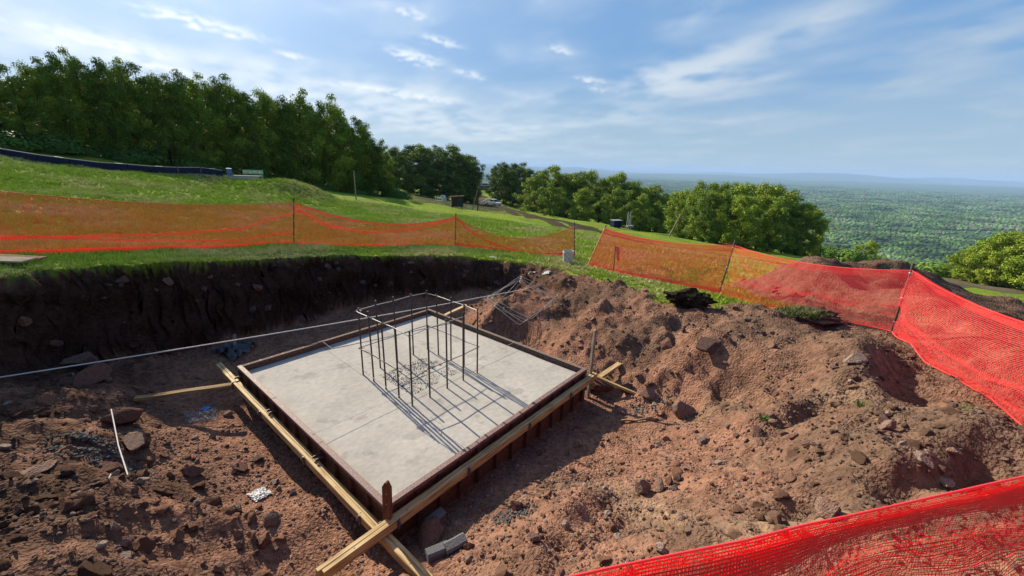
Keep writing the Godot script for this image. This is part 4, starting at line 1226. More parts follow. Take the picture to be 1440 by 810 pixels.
# ---------------------------------------------------------------- safety netting
# A bay of fine debris netting between two uprights, made of real strands. rows: curves from top to bottom, each a list of points along the bay.
func net_bay(parent: Node, top: PackedVector3Array, bottom: PackedVector3Array, pitch: float, belly: float, seed_: int, folds: Array, thick := 0.125) -> void:
	var f := FastNoiseLite.new()
	f.noise_type = FastNoiseLite.TYPE_SIMPLEX_SMOOTH
	f.seed = seed_
	f.frequency = 1.0
	var length := 0.0
	for k in top.size() - 1: length += top[k].distance_to(top[k + 1])
	var across := Vector3.UP.cross((top[top.size() - 1] - top[0]).normalized()).normalized()
	var at := func(u: float, t: float, off: float) -> Vector3:
		var a := sample(top, u)
		var b := sample(bottom, u)
		var p := a.lerp(b, t)
		var ends := sin(PI * clampf(u, 0.0, 1.0))
		p += across * (belly * sin(PI * t) * ends + (0.09 * f.get_noise_2d(u * length * 0.8, t * 1.4) + 0.04 * f.get_noise_2d(u * length * 3.0 + t * 2.0, t * 5.0)) * sin(PI * clampf(t * 0.9 + 0.05, 0, 1)) + off)
		return p
	# the plain net, then each fold: [t from, t to, offset]
	var layers: Array = [[0.0, 1.0, 0.0]]
	layers.append_array(folds)
	for k in layers.size():
		var l = layers[k]
		var s := Shape.new()
		var tall: float = top[0].distance_to(bottom[0]) * (l[1] - l[0])
		var rows := maxi(3, int(tall / pitch))
		var segs := maxi(8, int(length / 0.14))
		var w := pitch * thick
		for r in rows + 1:
			var t: float = lerpf(l[0], l[1], float(r) / rows)
			var t0: float = t - w / tall * (l[1] - l[0])
			var t1: float = t + w / tall * (l[1] - l[0])
			var way: Array = l[3] if l.size() > 3 else []
			var base := s.v.size()
			for j in segs + 1:
				var u := float(j) / segs
				var go := follow(way, u)
				var a: Vector3 = at.call(u, t0 + go, l[2])
				var b: Vector3 = at.call(u, t1 + go, l[2])
				s.add(a, across)
				s.add(b, across)
			for j in segs:
				var o := base + j * 2
				s.i.append_array(PackedInt32Array([o, o + 1, o + 3, o, o + 3, o + 2]))
		var cols := int(length / (pitch * 1.15))
		var steps := maxi(3, int(12 * (l[1] - l[0])))
		for c in cols + 1:
			var u := float(c) / cols
			var du := pitch * thick * 0.63 / length
			var base := s.v.size()
			for j in steps + 1:
				var t: float = lerpf(l[0], l[1], float(j) / steps)
				var go := follow(l[3] if l.size() > 3 else [], u)
				s.add(at.call(u - du, t + go, l[2] + 0.0008), across)
				s.add(at.call(u + du, t + go, l[2] + 0.0008), across)
			for j in steps:
				var o := base + j * 2
				s.i.append_array(PackedInt32Array([o, o + 3, o + 1, o, o + 2, o + 3]))
		part("netting" if k == 0 else "folded_netting", s.done(), M.net, parent)
	# the hems
	for k in 2:
		var pts := PackedVector3Array()
		for j in 33: pts.append(at.call(j / 32.0, float(k), 0.0))
		part("hem", tube_mesh(pts, 0.004 if k == 0 else 0.008, 5), M.net_edge, parent)

func follow(way: Array, u: float) -> float:   # where a slack fold runs, as a share of the height, along the bay
	if way.is_empty(): return 0.0
	var f := clampf(u, 0.0, 1.0) * (way.size() - 1)
	var k := mini(int(f), way.size() - 2)
	return lerpf(way[k], way[k + 1], smoothstep(0.0, 1.0, f - k))

func sample(p: PackedVector3Array, u: float) -> Vector3:
	var f := clampf(u, 0.0, 1.0) * (p.size() - 1)
	var k := mini(int(f), p.size() - 2)
	return p[k].lerp(p[k + 1], f - k)

func sagging(a: Vector3, b: Vector3, sag: float, n := 25, skew := 1.0) -> PackedVector3Array:
	var out := PackedVector3Array()
	for k in n:
		var u := float(k) / (n - 1)
		var c := pow(u, skew)
		out.append(a.lerp(b, u) - Vector3(0, sag * 4.0 * c * (1.0 - c), 0))
	return out

func along_ground(a: Vector3, b: Vector3, lift := 0.02, n := 25) -> PackedVector3Array:
	var out := PackedVector3Array()
	for k in n:
		var p := a.lerp(b, float(k) / (n - 1))
		out.append(Vector3(p.x, gy(p.x, p.z) + lift, p.z))
	return out

func fence_post(parent: Node, base: Vector3, top: Vector3, m: Material, over := 0.07) -> void:
	var y := (top - base).normalized()
	var s := Shape.new()
	var tip := top + y * over
	s.tube(PackedVector3Array([base - y * 0.3, base.lerp(tip, 0.5), tip]), PackedFloat32Array([0.014]), 6)
	var o := part("post", s.done(), m, parent)
	var c := Shape.new()
	c.tube(PackedVector3Array([tip - y * 0.06, tip + y * 0.015]), PackedFloat32Array([0.019]), 8)
	part("cap", c.done(), M.post, o)
	for k in 3:
		var t := Shape.new()
		var q := base.lerp(top, 0.2 + 0.38 * k)
		t.tube(PackedVector3Array([q - y * 0.006, q + y * 0.006]), PackedFloat32Array([0.019]), 8)
		part("tie", t.done(), M.white, o)

func fences() -> void:
	# left run: ends at the gap by the bucket
	var a := thing("safety_fence", "long orange net fence along the far lip of the pit, left of the gap", "fence")
	var b0 := [Vector3(-9.0, 0, -4.0), Vector3(-5.57, 0, -10.05), Vector3(-1.82, 0, -12.42), Vector3(1.83, 0, -11.75)]
	var t0 := [Vector3(-8.65, 2.95, -4.0), Vector3(-5.44, 1.95, -10.05), Vector3(-1.79, 1.43, -12.42), Vector3(1.76, 1.36, -11.75)]
	for k in 4:
		b0[k].y = gy(b0[k].x, b0[k].z)
		fence_post(a, b0[k], t0[k], M.post, 0.09)
	net_bay(a, sagging(t0[0], t0[1], 0.27), along_ground(b0[0], b0[1]), 0.016, 0.14, 1, [[0.0, 0.05, 0.03, [0.62, 0.68, 0.70, 0.66, 0.55, 0.25]], [0.0, 0.04, 0.02, [0.80, 0.78, 0.72, 0.78, 0.80, 0.7]], [0.93, 1.0, 0.04], [0.94, 1.0, 0.07], [0.95, 1.0, -0.03], [0.96, 1.0, 0.09]], 0.168)
	net_bay(a, sagging(t0[1], t0[2], 0.36), along_ground(b0[1], b0[2]), 0.016, 0.10, 2, [[0.0, 0.10, 0.04, [0.10, 0.34, 0.40, 0.30, 0.12, 0.0]], [0.0, 0.06, 0.03, [0.0, 0.0, 0.02, 0.04, 0.02, 0.0]], [0.93, 1.0, 0.04], [0.95, 1.0, 0.06]], 0.168)
	net_bay(a, sagging(t0[2], t0[3], 0.50), along_ground(b0[2], b0[3]), 0.016, 0.08, 3, [[0.0, 0.08, 0.05, [0.02, 0.30, 0.66, 0.84, 0.90, 0.90, 0.84]], [0.0, 0.05, 0.07, [0.05, 0.34, 0.70, 0.88, 0.93, 0.93, 0.90]], [0.86, 1.0, -0.04], [0.92, 1.0, 0.06]], 0.168)
	# right run: over the spoil heap to a corner post outside the picture
	var r := thing("safety_fence", "red and orange net fence over the spoil heap, right of the gap", "fence")
	var b1 := [Vector3(1.97, 0, -10.44), Vector3(4.25, 0, -7.93), Vector3(5.42, 0, -5.36), Vector3(4.15, 0, -1.75)]
	var t1 := [Vector3(2.44, 1.44, -10.85), Vector3(4.41, 1.59, -8.0), Vector3(5.41, 1.78, -5.35), Vector3(4.05, 2.08, -1.80)]
	for k in 4:
		b1[k].y = gy(b1[k].x, b1[k].z) - 0.02
		fence_post(r, b1[k], t1[k], M.post_orange if k == 0 else M.post, 0.08)
	net_bay(r, sagging(t1[0], t1[1], 0.13), along_ground(b1[0], b1[1]), 0.016, -0.10, 4, [[0.0, 0.12, 0.03], [0.92, 1.0, 0.05], [0.94, 1.0, 0.07]], 0.20)
	net_bay(r, sagging(t1[1], t1[2], 0.13), along_ground(b1[1], b1[2]), 0.015, -0.30, 5, [[0.0, 0.12, 0.03], [0.55, 0.60, 0.04], [0.93, 1.0, 0.05], [0.0, 0.03, 0.06, [0.1, 0.35, 0.5, 0.62, 0.72]]], 0.095)
	net_bay(r, sagging(t1[2], t1[3], 0.20), along_ground(b1[2], b1[3]), 0.013, -0.42, 6, [[0.0, 0.06, 0.03], [0.5, 0.54, 0.04], [0.90, 1.0, 0.05], [0.93, 1.0, 0.08], [0.0, 0.05, 0.05, [0.45, 0.55, 0.62, 0.72, 0.86, 0.94]]], 0.095)
	# near run: at the photographer's feet
	var n := thing("safety_fence", "bright red net across the near right corner, close to the camera", "fence")
	var b2 := [Vector3(4.10, 0, -1.62), Vector3(-1.5, 0, -0.168)]
	var t2 := [Vector3(4.02, 2.10, -1.66), Vector3(-1.45, 2.12, -0.26)]
	for k in 2: b2[k].y = gy(b2[k].x, b2[k].z)
	fence_post(n, b2[1], t2[1], M.post, 0.05)
	net_bay(n, sagging(t2[0], t2[1], 0.02), along_ground(b2[0], b2[1], 0.03), 0.0085, -0.03, 7, [[0.0, 0.10, 0.010], [0.0, 0.085, 0.018], [0.0, 0.07, 0.026], [0.0, 0.05, 0.034], [0.20, 0.36, 0.02]], 0.17)

# ---------------------------------------------------------------- trees
var trunks: Array[ArrayMesh] = []
var crowns: Array[ArrayMesh] = []

# a broadleaf tree ten metres tall: trunk with limbs, crown of leaf clumps
func tree_meshes(r: RandomNumberGenerator, bare: float, spread: float, tip: float, clumps: int) -> void:
	var s := Shape.new()
	var pts := PackedVector3Array()
	var rad := PackedFloat32Array()
	var sway := Vector3(r.randf_range(-0.25, 0.25), 0, r.randf_range(-0.25, 0.25))
	for k in 9:
		var t := k / 8.0
		pts.append(Vector3(sway.x * sin(t * 2.5), -0.3 + 9.0 * t, sway.z * sin(t * 3.1)))
		rad.append(lerpf(0.15, 0.025, pow(t, 0.8)) + (0.06 if k == 0 else 0.0))
	s.tube(pts, rad, 7)
	var centres: Array[Vector3] = []
	var sizes: Array[float] = []
	var limbs := 13
	for m in limbs:
		var t := (m + r.randf_range(0.0, 0.8)) / limbs
		var y := lerpf(bare + 0.4, 10.0, t)
		var prof := pow(sin(PI * clampf(lerpf(0.20, tip, t), 0.0, 1.0)), 0.7)
		var a := m * 2.4 + r.randf_range(-0.5, 0.5)
		var reach := spread * prof * r.randf_range(0.75, 1.2)
		var end := Vector3(cos(a) * reach, y, sin(a) * reach)
		if m == limbs - 1: end = Vector3(r.randf_range(-0.4, 0.4), 9.7, r.randf_range(-0.4, 0.4))
		var from := sample(pts, clampf((y - 1.8) / 9.5, 0.08, 0.92))
		var bend := from.lerp(end, 0.55) + Vector3(0, -0.25, 0)
		s.tube(PackedVector3Array([from, bend, end]), PackedFloat32Array([0.065, 0.04, 0.012]), 5)
		for q in clumps / limbs:
			var f := lerpf(0.35, 1.0, (q + r.randf()) / (clumps / limbs))
			var c := from.lerp(bend, f * 2.0) if f < 0.5 else bend.lerp(end, f * 2.0 - 1.0)
			centres.append(c + Vector3(r.randfn(), r.randfn() * 0.7, r.randfn()) * (0.35 + 0.25 * prof))
			sizes.append(r.randf_range(0.32, 0.72) * (0.8 + 0.35 * prof))
	trunks.append(s.done())
	var l := Shape.new()
	l.colored = true
	var base_tone := Color(0.135, 0.225, 0.030)
	for k in centres.size():
		var many := int(540 * sizes[k] * sizes[k]) + 60
		var clump_tone := r.randf()
		for j in many:
			var dir := Vector3(r.randfn(), r.randfn() * 0.8, r.randfn()).normalized()
			var p := centres[k] + dir * sizes[k] * pow(r.randf(), 0.52) * r.randf_range(0.95, 1.45) * Vector3(1.0, 0.85, 1.0)
			var out := (dir * 0.8 + Vector3(r.randfn(), r.randfn() + 0.6, r.randfn()) * 0.6).normalized()
			var x := out.cross(Vector3(r.randfn(), r.randfn(), r.randfn())).normalized()
			var z := x.cross(out)
			var w := r.randf_range(0.04, 0.088)
			var ln := w * r.randf_range(1.1, 1.8)
			l.col = base_tone.lerp(Color(0.28, 0.345, 0.045), clampf(clump_tone * 0.6 + r.randf() * 0.5 - 0.15, 0.0, 1.0)) * r.randf_range(0.8, 1.2)
			l.quad(p - x * ln, p - z * w * 0.8 + out * 0.03, p + x * ln, p + z * w * 0.8 + out * 0.03)
	crowns.append(l.done())

const COUNT_WORDS := ["first", "second", "third", "fourth", "fifth", "sixth", "seventh", "eighth", "ninth", "tenth", "eleventh", "twelfth", "thirteenth", "fourteenth", "fifteenth", "sixteenth", "seventeenth", "eighteenth", "nineteenth", "twentieth", "twenty first", "twenty second", "twenty third", "twenty fourth", "twenty fifth", "twenty sixth"]

# which of its row a tree is, as seen from the pit, counted from the left
func rank(row: Array[Vector3], k: int) -> String:
	var n := 0
	for p in row: n += int(p.x / -p.z < row[k].x / -row[k].z)
	return COUNT_WORDS[n]

func tree(called: String, x: float, z: float, top: float, wide: float, variant: int, tone: int, label: String, group: String) -> void:
	var base := gy(x, z)
	var h := (top - base) / 10.0
	var o := thing(called, label, "tree", Transform3D(Basis(Vector3.UP, rng.randf() * TAU).scaled(Vector3(h * wide, h, h * wide)), Vector3(x, base - 0.1, z)), group)
	part("trunk", trunks[variant], M.bark, o)
	part("crown", crowns[variant], M.leaf[tone], o)

func woods() -> void:
	var r := RandomNumberGenerator.new()
	r.seed = 91
	tree_meshes(r, 1.4, 2.2, 0.93, 91)
	tree_meshes(r, 1.2, 2.6, 0.90, 104)
	tree_meshes(r, 1.8, 1.8, 0.95, 91)
	tree_meshes(r, 0.9, 2.4, 0.88, 104)
	tree_meshes(r, 0.3, 2.9, 0.86, 117)
	tree_meshes(r, 1.5, 2.7, 0.84, 104)
	# x, top, z
	var front: Array[Vector3] = [Vector3(-34.1, 7.8, -27.0), Vector3(-34.0, 7.9, -28.0), Vector3(-33.4, 8.3, -29.0), Vector3(-34.1, 9.1, -31.0), Vector3(-32.7, 9.5, -31.0), Vector3(-33.1, 9.7, -33.0), Vector3(-31.5, 9.5, -33.0), Vector3(-31.8, 9.5, -35.0), Vector3(-31.1, 9.8, -36.0), Vector3(-31.2, 9.9, -38.0), Vector3(-29.5, 9.9, -38.0), Vector3(-29.4, 10.5, -40.0), Vector3(-28.4, 10.2, -41.0), Vector3(-27.6, 9.8, -42.0), Vector3(-26.1, 9.0, -42.0), Vector3(-25.6, 9.8, -44.0), Vector3(-23.7, 9.3, -44.0), Vector3(-22.6, 9.2, -45.0), Vector3(-21.2, 9.3, -46.0), Vector3(-19.9, 9.1, -47.0), Vector3(-18.7, 7.9, -48.0), Vector3(-17.9, 7.3, -50.0), Vector3(-16.7, 5.9, -50.0), Vector3(-16.1, 4.9, -52.0), Vector3(-36.5, 8.0, -24.0), Vector3(-38.0, 8.4, -21.0)]
	for k in front.size():
		var p := front[k]
		tree("leafy_tree", p.x, p.z, p.y + rng.randf_range(-0.6, 0.5), rng.randf_range(0.72, 0.98), [2, 0, 3, 1, 2, 0][k % 6], [2, 1, 0, 3, 0, 1, 2, 3][k % 8], "tall dark tree, %s from the left in the front row of the dense wood" % rank(front, k), "front row of the dense wood on the left")
	var back: Array[Vector3] = [Vector3(-45.1, 9.4, -38.0), Vector3(-44.0, 9.9, -39.0), Vector3(-43.2, 10.5, -40.0), Vector3(-41.2, 10.7, -40.0), Vector3(-40.3, 10.6, -41.0), Vector3(-40.1, 10.7, -43.0), Vector3(-39.9, 10.9, -45.0), Vector3(-38.8, 10.8, -46.0), Vector3(-37.6, 11.2, -47.0), Vector3(-37.1, 11.6, -49.0), Vector3(-35.7, 11.4, -50.0), Vector3(-35.1, 11.2, -52.0), Vector3(-33.9, 10.6, -53.0), Vector3(-32.4, 10.8, -54.0), Vector3(-30.7, 10.7, -55.0), Vector3(-29.1, 10.4, -56.0), Vector3(-27.4, 10.3, -57.0), Vector3(-25.5, 9.9, -58.0), Vector3(-24.2, 8.7, -60.0), Vector3(-22.4, 7.5, -61.0)]
	for k in back.size():
		var p := back[k]
		tree("leafy_tree", p.x, p.z, p.y - 0.6, rng.randf_range(0.95, 1.25), [1, 3, 0, 4, 1][k % 5], [0, 2, 1, 2][k % 4], "tree deep in the dense wood, %s from the left among the back rows" % rank(back, k), "back rows of the dense wood on the left")
	var mid: Array[Vector3] = [Vector3(-27.3, 6.5, -96.0), Vector3(-26.5, 7.4, -104.0), Vector3(-22.8, 7.5, -100.0), Vector3(-21.1, 7.5, -106.0), Vector3(-17.4, 6.6, -100.0), Vector3(-15.3, 7.4, -106.0), Vector3(-13.7, 5.9, -110.0), Vector3(-11.4, 4.3, -106.0), Vector3(-27.5, 4.8, -90.0), Vector3(-30.5, 6.5, -92.0)]
	for k in mid.size():
		var p := mid[k]
		tree("broad_tree", p.x, p.z, p.y, rng.randf_range(1.05, 1.3), [1, 5, 4, 3][k % 4], [0, 2, 0][k % 3], "broad dark tree, %s from the left in the clump left of the dirt track" % rank(mid, k), "clump of trees left of the dirt track")
	var far: Array[Vector3] = [Vector3(-6.5, 3.4, -135.0), Vector3(-3.7, 4.3, -130.0), Vector3(-0.8, 4.1, -128.0), Vector3(2.1, 3.6, -134.0), Vector3(4.6, 2.7, -126.0)]
	for k in far.size():
		var p := far[k]
		tree("slender_tree", p.x, p.z, p.y, 1.05, [0, 1, 5][k % 3], 2, "slender tree, %s from the left in the small far clump right of the gap" % rank(far, k), "small far clump right of the gap")
	var right: Array[Vector3] = [Vector3(4.6, 1.1, -100.0), Vector3(7.1, 2.7, -103.0), Vector3(9.3, 3.4, -98.0), Vector3(12.6, 1.7, -102.0), Vector3(14.7, 2.6, -97.0), Vector3(18.0, 2.8, -100.0), Vector3(19.5, 1.1, -94.0), Vector3(22.5, 1.6, -97.0), Vector3(23.7, 2.8, -93.0), Vector3(25.7, 0.8, -90.0), Vector3(29.4, -0.5, -94.0), Vector3(29.6, 0.4, -88.0), Vector3(31.3, -1.2, -86.0), Vector3(34.8, -1.0, -90.0), Vector3(7.5, 0.1, -86.0), Vector3(13.7, -0.4, -82.0), Vector3(19.6, -0.1, -80.0), Vector3(24.2, -1.2, -78.0)]
	for k in right.size():
		var p := right[k]
		tree("round_tree", p.x, p.z, p.y, rng.randf_range(1.1, 1.35), [4, 1, 5, 4][k % 4], [3, 1, 3, 3, 1][k % 5], "round sunlit tree, %s from the left in the long grove right of the track" % rank(right, k), "long grove right of the dirt track")
	var grove: Array[Vector3] = [Vector3(28.7, 0.4, -70.0), Vector3(29.3, 1.4, -66.0), Vector3(30.1, 1.7, -63.0), Vector3(33.5, 1.8, -66.0), Vector3(33.1, 1.8, -61.0), Vector3(36.8, 1.6, -64.0), Vector3(36.4, 2.0, -60.0), Vector3(40.2, 1.7, -63.0), Vector3(41.0, 0.6, -61.0), Vector3(42.6, -1.0, -60.0), Vector3(46.4, -1.7, -63.0), Vector3(26.4, 0.6, -56.0), Vector3(30.9, 0.5, -55.0), Vector3(35.0, 0.3, -55.0)]
	for k in grove.size():
		var p := grove[k]
		tree("leafy_tree", p.x, p.z, p.y, rng.randf_range(0.92, 1.12), [4, 1, 5][k % 3], [3, 1, 3, 0][k % 4], "leafy tree, %s from the left in the compact nearer grove above the red net" % rank(grove, k), "compact nearer grove above the red net")
	var edge: Array[Vector3] = [Vector3(69.6, -8.2, -62.0), Vector3(65.3, -6.3, -57.0), Vector3(63.4, -4.9, -54.0), Vector3(63.7, -3.6, -53.0), Vector3(64.2, -2.7, -52.0), Vector3(63.8, -2.8, -50.0), Vector3(63.5, -2.8, -48.0)]
	for k in edge.size():
		var p := edge[k]
		tree("round_tree", p.x, p.z, p.y, 1.25, [4, 5, 4, 1][k % 4], [3, 1, 3][k % 3], "bright green tree, %s from the left at the right edge of the hill" % rank(edge, k), "bright trees at the right edge of the hill")
	tree("small_tree", 69.2, -78.0, -8.5, 1.3, 4, 3, "small round bright tree alone beyond the spoil heap", "")
	# low growth along the foot of the woods and on the hill edge
	var bush := Shape.new()
	bush.colored = true
	for k in 1500:
		var dir := Vector3(r.randfn(), absf(r.randfn()), r.randfn()).normalized()
		var p := dir * pow(r.randf(), 0.4)
		var x := dir.cross(Vector3(r.randfn(), r.randfn(), r.randfn())).normalized()
		var z := x.cross(dir)
		var w := r.randf_range(0.025, 0.06)
		bush.col = Color(0.09, 0.16, 0.024) * r.randf_range(0.7, 1.3)
		bush.quad(p - x * w * 1.4, p - z * w, p + x * w * 1.4, p + z * w)
	var bm := bush.done()
	for k in 26:
		var p := front[mini(k, 23)]
		var x := p.x + rng.randf_range(0.5, 2.2)
		var z := p.z + rng.randf_range(-0.5, 2.2)
		var sc := rng.randf_range(0.8, 1.5)
		tag(part("bush", bm, M.leaf[[2, 0][k % 2]], self, Transform3D(Basis(Vector3.UP, rng.randf() * TAU).scaled(Vector3(sc * 1.2, sc * 0.9, sc * 1.2)), on_land(x, z))), "low dark bush at the foot of the dense wood", "bush", "bushes at the foot of the dense wood")
	for k in 22:
		var a := rng.randf()
		var x := lerpf(46.0, 76.0, a) + rng.randf_range(-3, 3)
		var z := lerpf(-68.0, -58.0, a) + rng.randf_range(-4, 4)
		var sc := rng.randf_range(1.2, 2.6)
		tag(part("bush", bm, M.leaf[[1, 3, 0][k % 3]], self, Transform3D(Basis(Vector3.UP, rng.randf() * TAU).scaled(Vector3(sc * 1.2, sc, sc * 1.2)), on_land(x, z))), "leafy bush on the brow of the hill, right of the nearer grove", "bush", "bushes on the brow of the hill")

# the forest on the valley floor
func valley_forest() -> void:
	var r := RandomNumberGenerator.new()
	r.seed = 8
	var places: Array[Transform3D] = []
	var tints := PackedColorArray()
	var greens := [Color(0.066, 0.128, 0.030), Color(0.076, 0.142, 0.032), Color(0.056, 0.112, 0.030), Color(0.088, 0.155, 0.036), Color(0.100, 0.096, 0.070)]
	while places.size() < 210000:
		var t := r.randf()
		var d := 330.0 + 7200.0 * pow(t, 1.7)
		var az := deg_to_rad(r.randf_range(-16.0, 66.0))
		var x := sin(az) * d
		var z := -cos(az) * d
		if Vector2(x / 66.0, z / 230.0).length() < 1.9: continue
		var patch := n_big.get_noise_2d(x * 0.06, z * 0.06)
		var field := n_big.get_noise_2d(x * 0.022 + 100.0, z * 0.05)
		if field > 0.42 and r.randf() < 0.9: continue
		var sc := r.randf_range(1.8, 3.6) * (1.0 + d / 4200.0)
		var tall := sc * r.randf_range(0.6, 1.0)
		places.append(Transform3D(Basis(Vector3.UP, r.randf() * TAU).scaled(Vector3(sc, tall, sc)), Vector3(x, meadow(x, z) + tall * 0.75, z)))
		var g: Color = greens[r.randi() % 4]
		if patch > 0.12 and n_big.get_noise_2d(x * 0.25, z * 0.25 + 60.0) > 0.0 and r.randf() < 0.75: g = greens[4]
		tints.append(g * r.randf_range(0.88, 1.12) * (1.0 + 1.2 * patch + 0.8 * n_big.get_noise_2d(x * 0.2, z * 0.35)))
	var o := scatter("valley_forest", rock_mesh(r, 2, 0, 0.55, true), M.far_leaf, self, places, tints)
	tag(o, "endless forest covering the valley floor below the hill", "forest")

# ---------------------------------------------------------------- grass
func grass() -> void:
	var r := RandomNumberGenerator.new()
	r.seed = 33
	var blades := Shape.new()
	for k in 9:
		var a := r.randf() * TAU
		var root := Vector3(cos(a), 0, sin(a)) * r.randf_range(0.0, 0.035)
		var lean := Vector3(cos(a + r.randf_range(-1, 1)), 0, sin(a + r.randf_range(-1, 1))) * r.randf_range(0.01, 0.055)
		var h := r.randf_range(0.035, 0.078)
		var side := Vector3(-sin(a), 0, cos(a)) * 0.0042
		blades.tri(root - side, root + side, root + lean + Vector3(0, h, 0))
		blades.tri(root + side, root - side, root + lean * 0.4 + Vector3(0, h * 0.6, 0) + side * 2.0)
	var mesh := blades.done()
	var places: Array[Transform3D] = []
	var tints := PackedColorArray()
	var tries := 0
	while places.size() < 125000 and tries < 500000:
		tries += 1
		var az := deg_to_rad(r.randf_range(-66.0, 60.0))
		var d := 5.0 + 27.0 * pow(r.randf(), 1.5)
		var x := sin(az) * d
		var z := -cos(az) * d
		var k := look(grid_in, x, z, -3.0)
		if k > 0.06: continue
		var h := land(x, z)
		if h.y > 0.55 or h.y > 0.25 and r.randf() < 0.6: continue
		var sc := r.randf_range(0.6, 1.25) * (1.0 + d * 0.030) * (0.7 if k > -0.5 else 1.0)
		var lush := n_big.get_noise_2d(x * 8.0, z * 8.0)
		if lush < -0.2 and r.randf() < 0.35: continue
		places.append(Transform3D(Basis(Vector3.UP, r.randf() * TAU).scaled(Vector3(sc, sc * (1.0 + 0.4 * lush), sc)), Vector3(x, h.x - 0.004, z)))
		var dry := clampf(n_big.get_noise_2d(x * 5.0 + 30.0, z * 5.0) * 1.5 + r.randf_range(-0.2, 0.5), 0.0, 0.85)
		tints.append(Color(0.31, 0.41, 0.055).lerp(Color(0.50, 0.46, 0.22), dry) * r.randf_range(0.7, 1.25))
	var o := scatter("grass", mesh, M.grass, self, places, tints)
	tag(o, "short green grass with some dry blades on the meadow and the pit lip", "grass")
	# grass hanging on the clods
	for k in 2:
		var c: Vector3 = [Vector3(3.24, 0, -7.02), Vector3(4.62, 0, -6.02)][k]
		c.y = gy(c.x, c.z)
		var o2 := thing("turf_clod", ["overturned dark clod of turf standing on the grass at the pit lip", "torn clod of turf with long grass on the crest of the right bank"][k], "turf", Transform3D(Basis.IDENTITY, c))
		var big: Vector3 = [Vector3(0.42, 0.17, 0.22), Vector3(0.46, 0.11, 0.24)][k]
		part("soil", rock_mesh(r, 3, 3, 0.95, true), M.dark_soil if k == 0 else M.rock_2, o2, Transform3D(Basis.IDENTITY.scaled(big), Vector3(0, big.y * 0.55, 0)))
		var ps: Array[Transform3D] = []
		var ts := PackedColorArray()
		for j in [120, 150][k]:
			var a := r.randf() * TAU
			var d := sqrt(r.randf()) * 0.95
			var y := sqrt(maxf(0.0, 1.0 - d * d)) * big.y + big.y * 0.5
			if k == 0 and r.randf() < 0.6: a = -PI / 2 + r.randfn() * 0.5
			ps.append(Transform3D(Basis(Vector3.UP, r.randf() * TAU) * Basis(Vector3.RIGHT, r.randf_range(-0.5, 0.5)), Vector3(cos(a) * d * big.x, y - 0.01, sin(a) * d * big.z)))
			ts.append(Color(0.10, 0.17, 0.04).lerp(Color(0.26, 0.23, 0.11), r.randf() * 0.7))
		scatter("grass_tuft", mesh, M.grass, o2, ps, ts)
	# single weeds on the bank
	for k in 3:
		var c: Vector3 = [Vector3(3.35, 0, -3.35), Vector3(2.75, 0, -3.75), Vector3(3.9, 0, -3.0)][k]
		var ps: Array[Transform3D] = []
		var ts := PackedColorArray()
		for j in 9:
			ps.append(Transform3D(Basis(Vector3.UP, r.randf() * TAU).scaled(Vector3.ONE * r.randf_range(0.6, 1.1)), Vector3(r.randfn() * 0.03, 0, r.randfn() * 0.03)))
			ts.append(Color(0.12, 0.20, 0.05) * r.randf_range(0.8, 1.2))
		var o3 := thing("weed", ["tuft of green weeds on the right slope near the net's shadow", "small weed on the middle of the right slope", "weed at the foot of the right net"][k], "weed", Transform3D(Basis.IDENTITY, on_land(c.x, c.z)))
		scatter("blades", mesh, M.grass, o3, ps, ts)

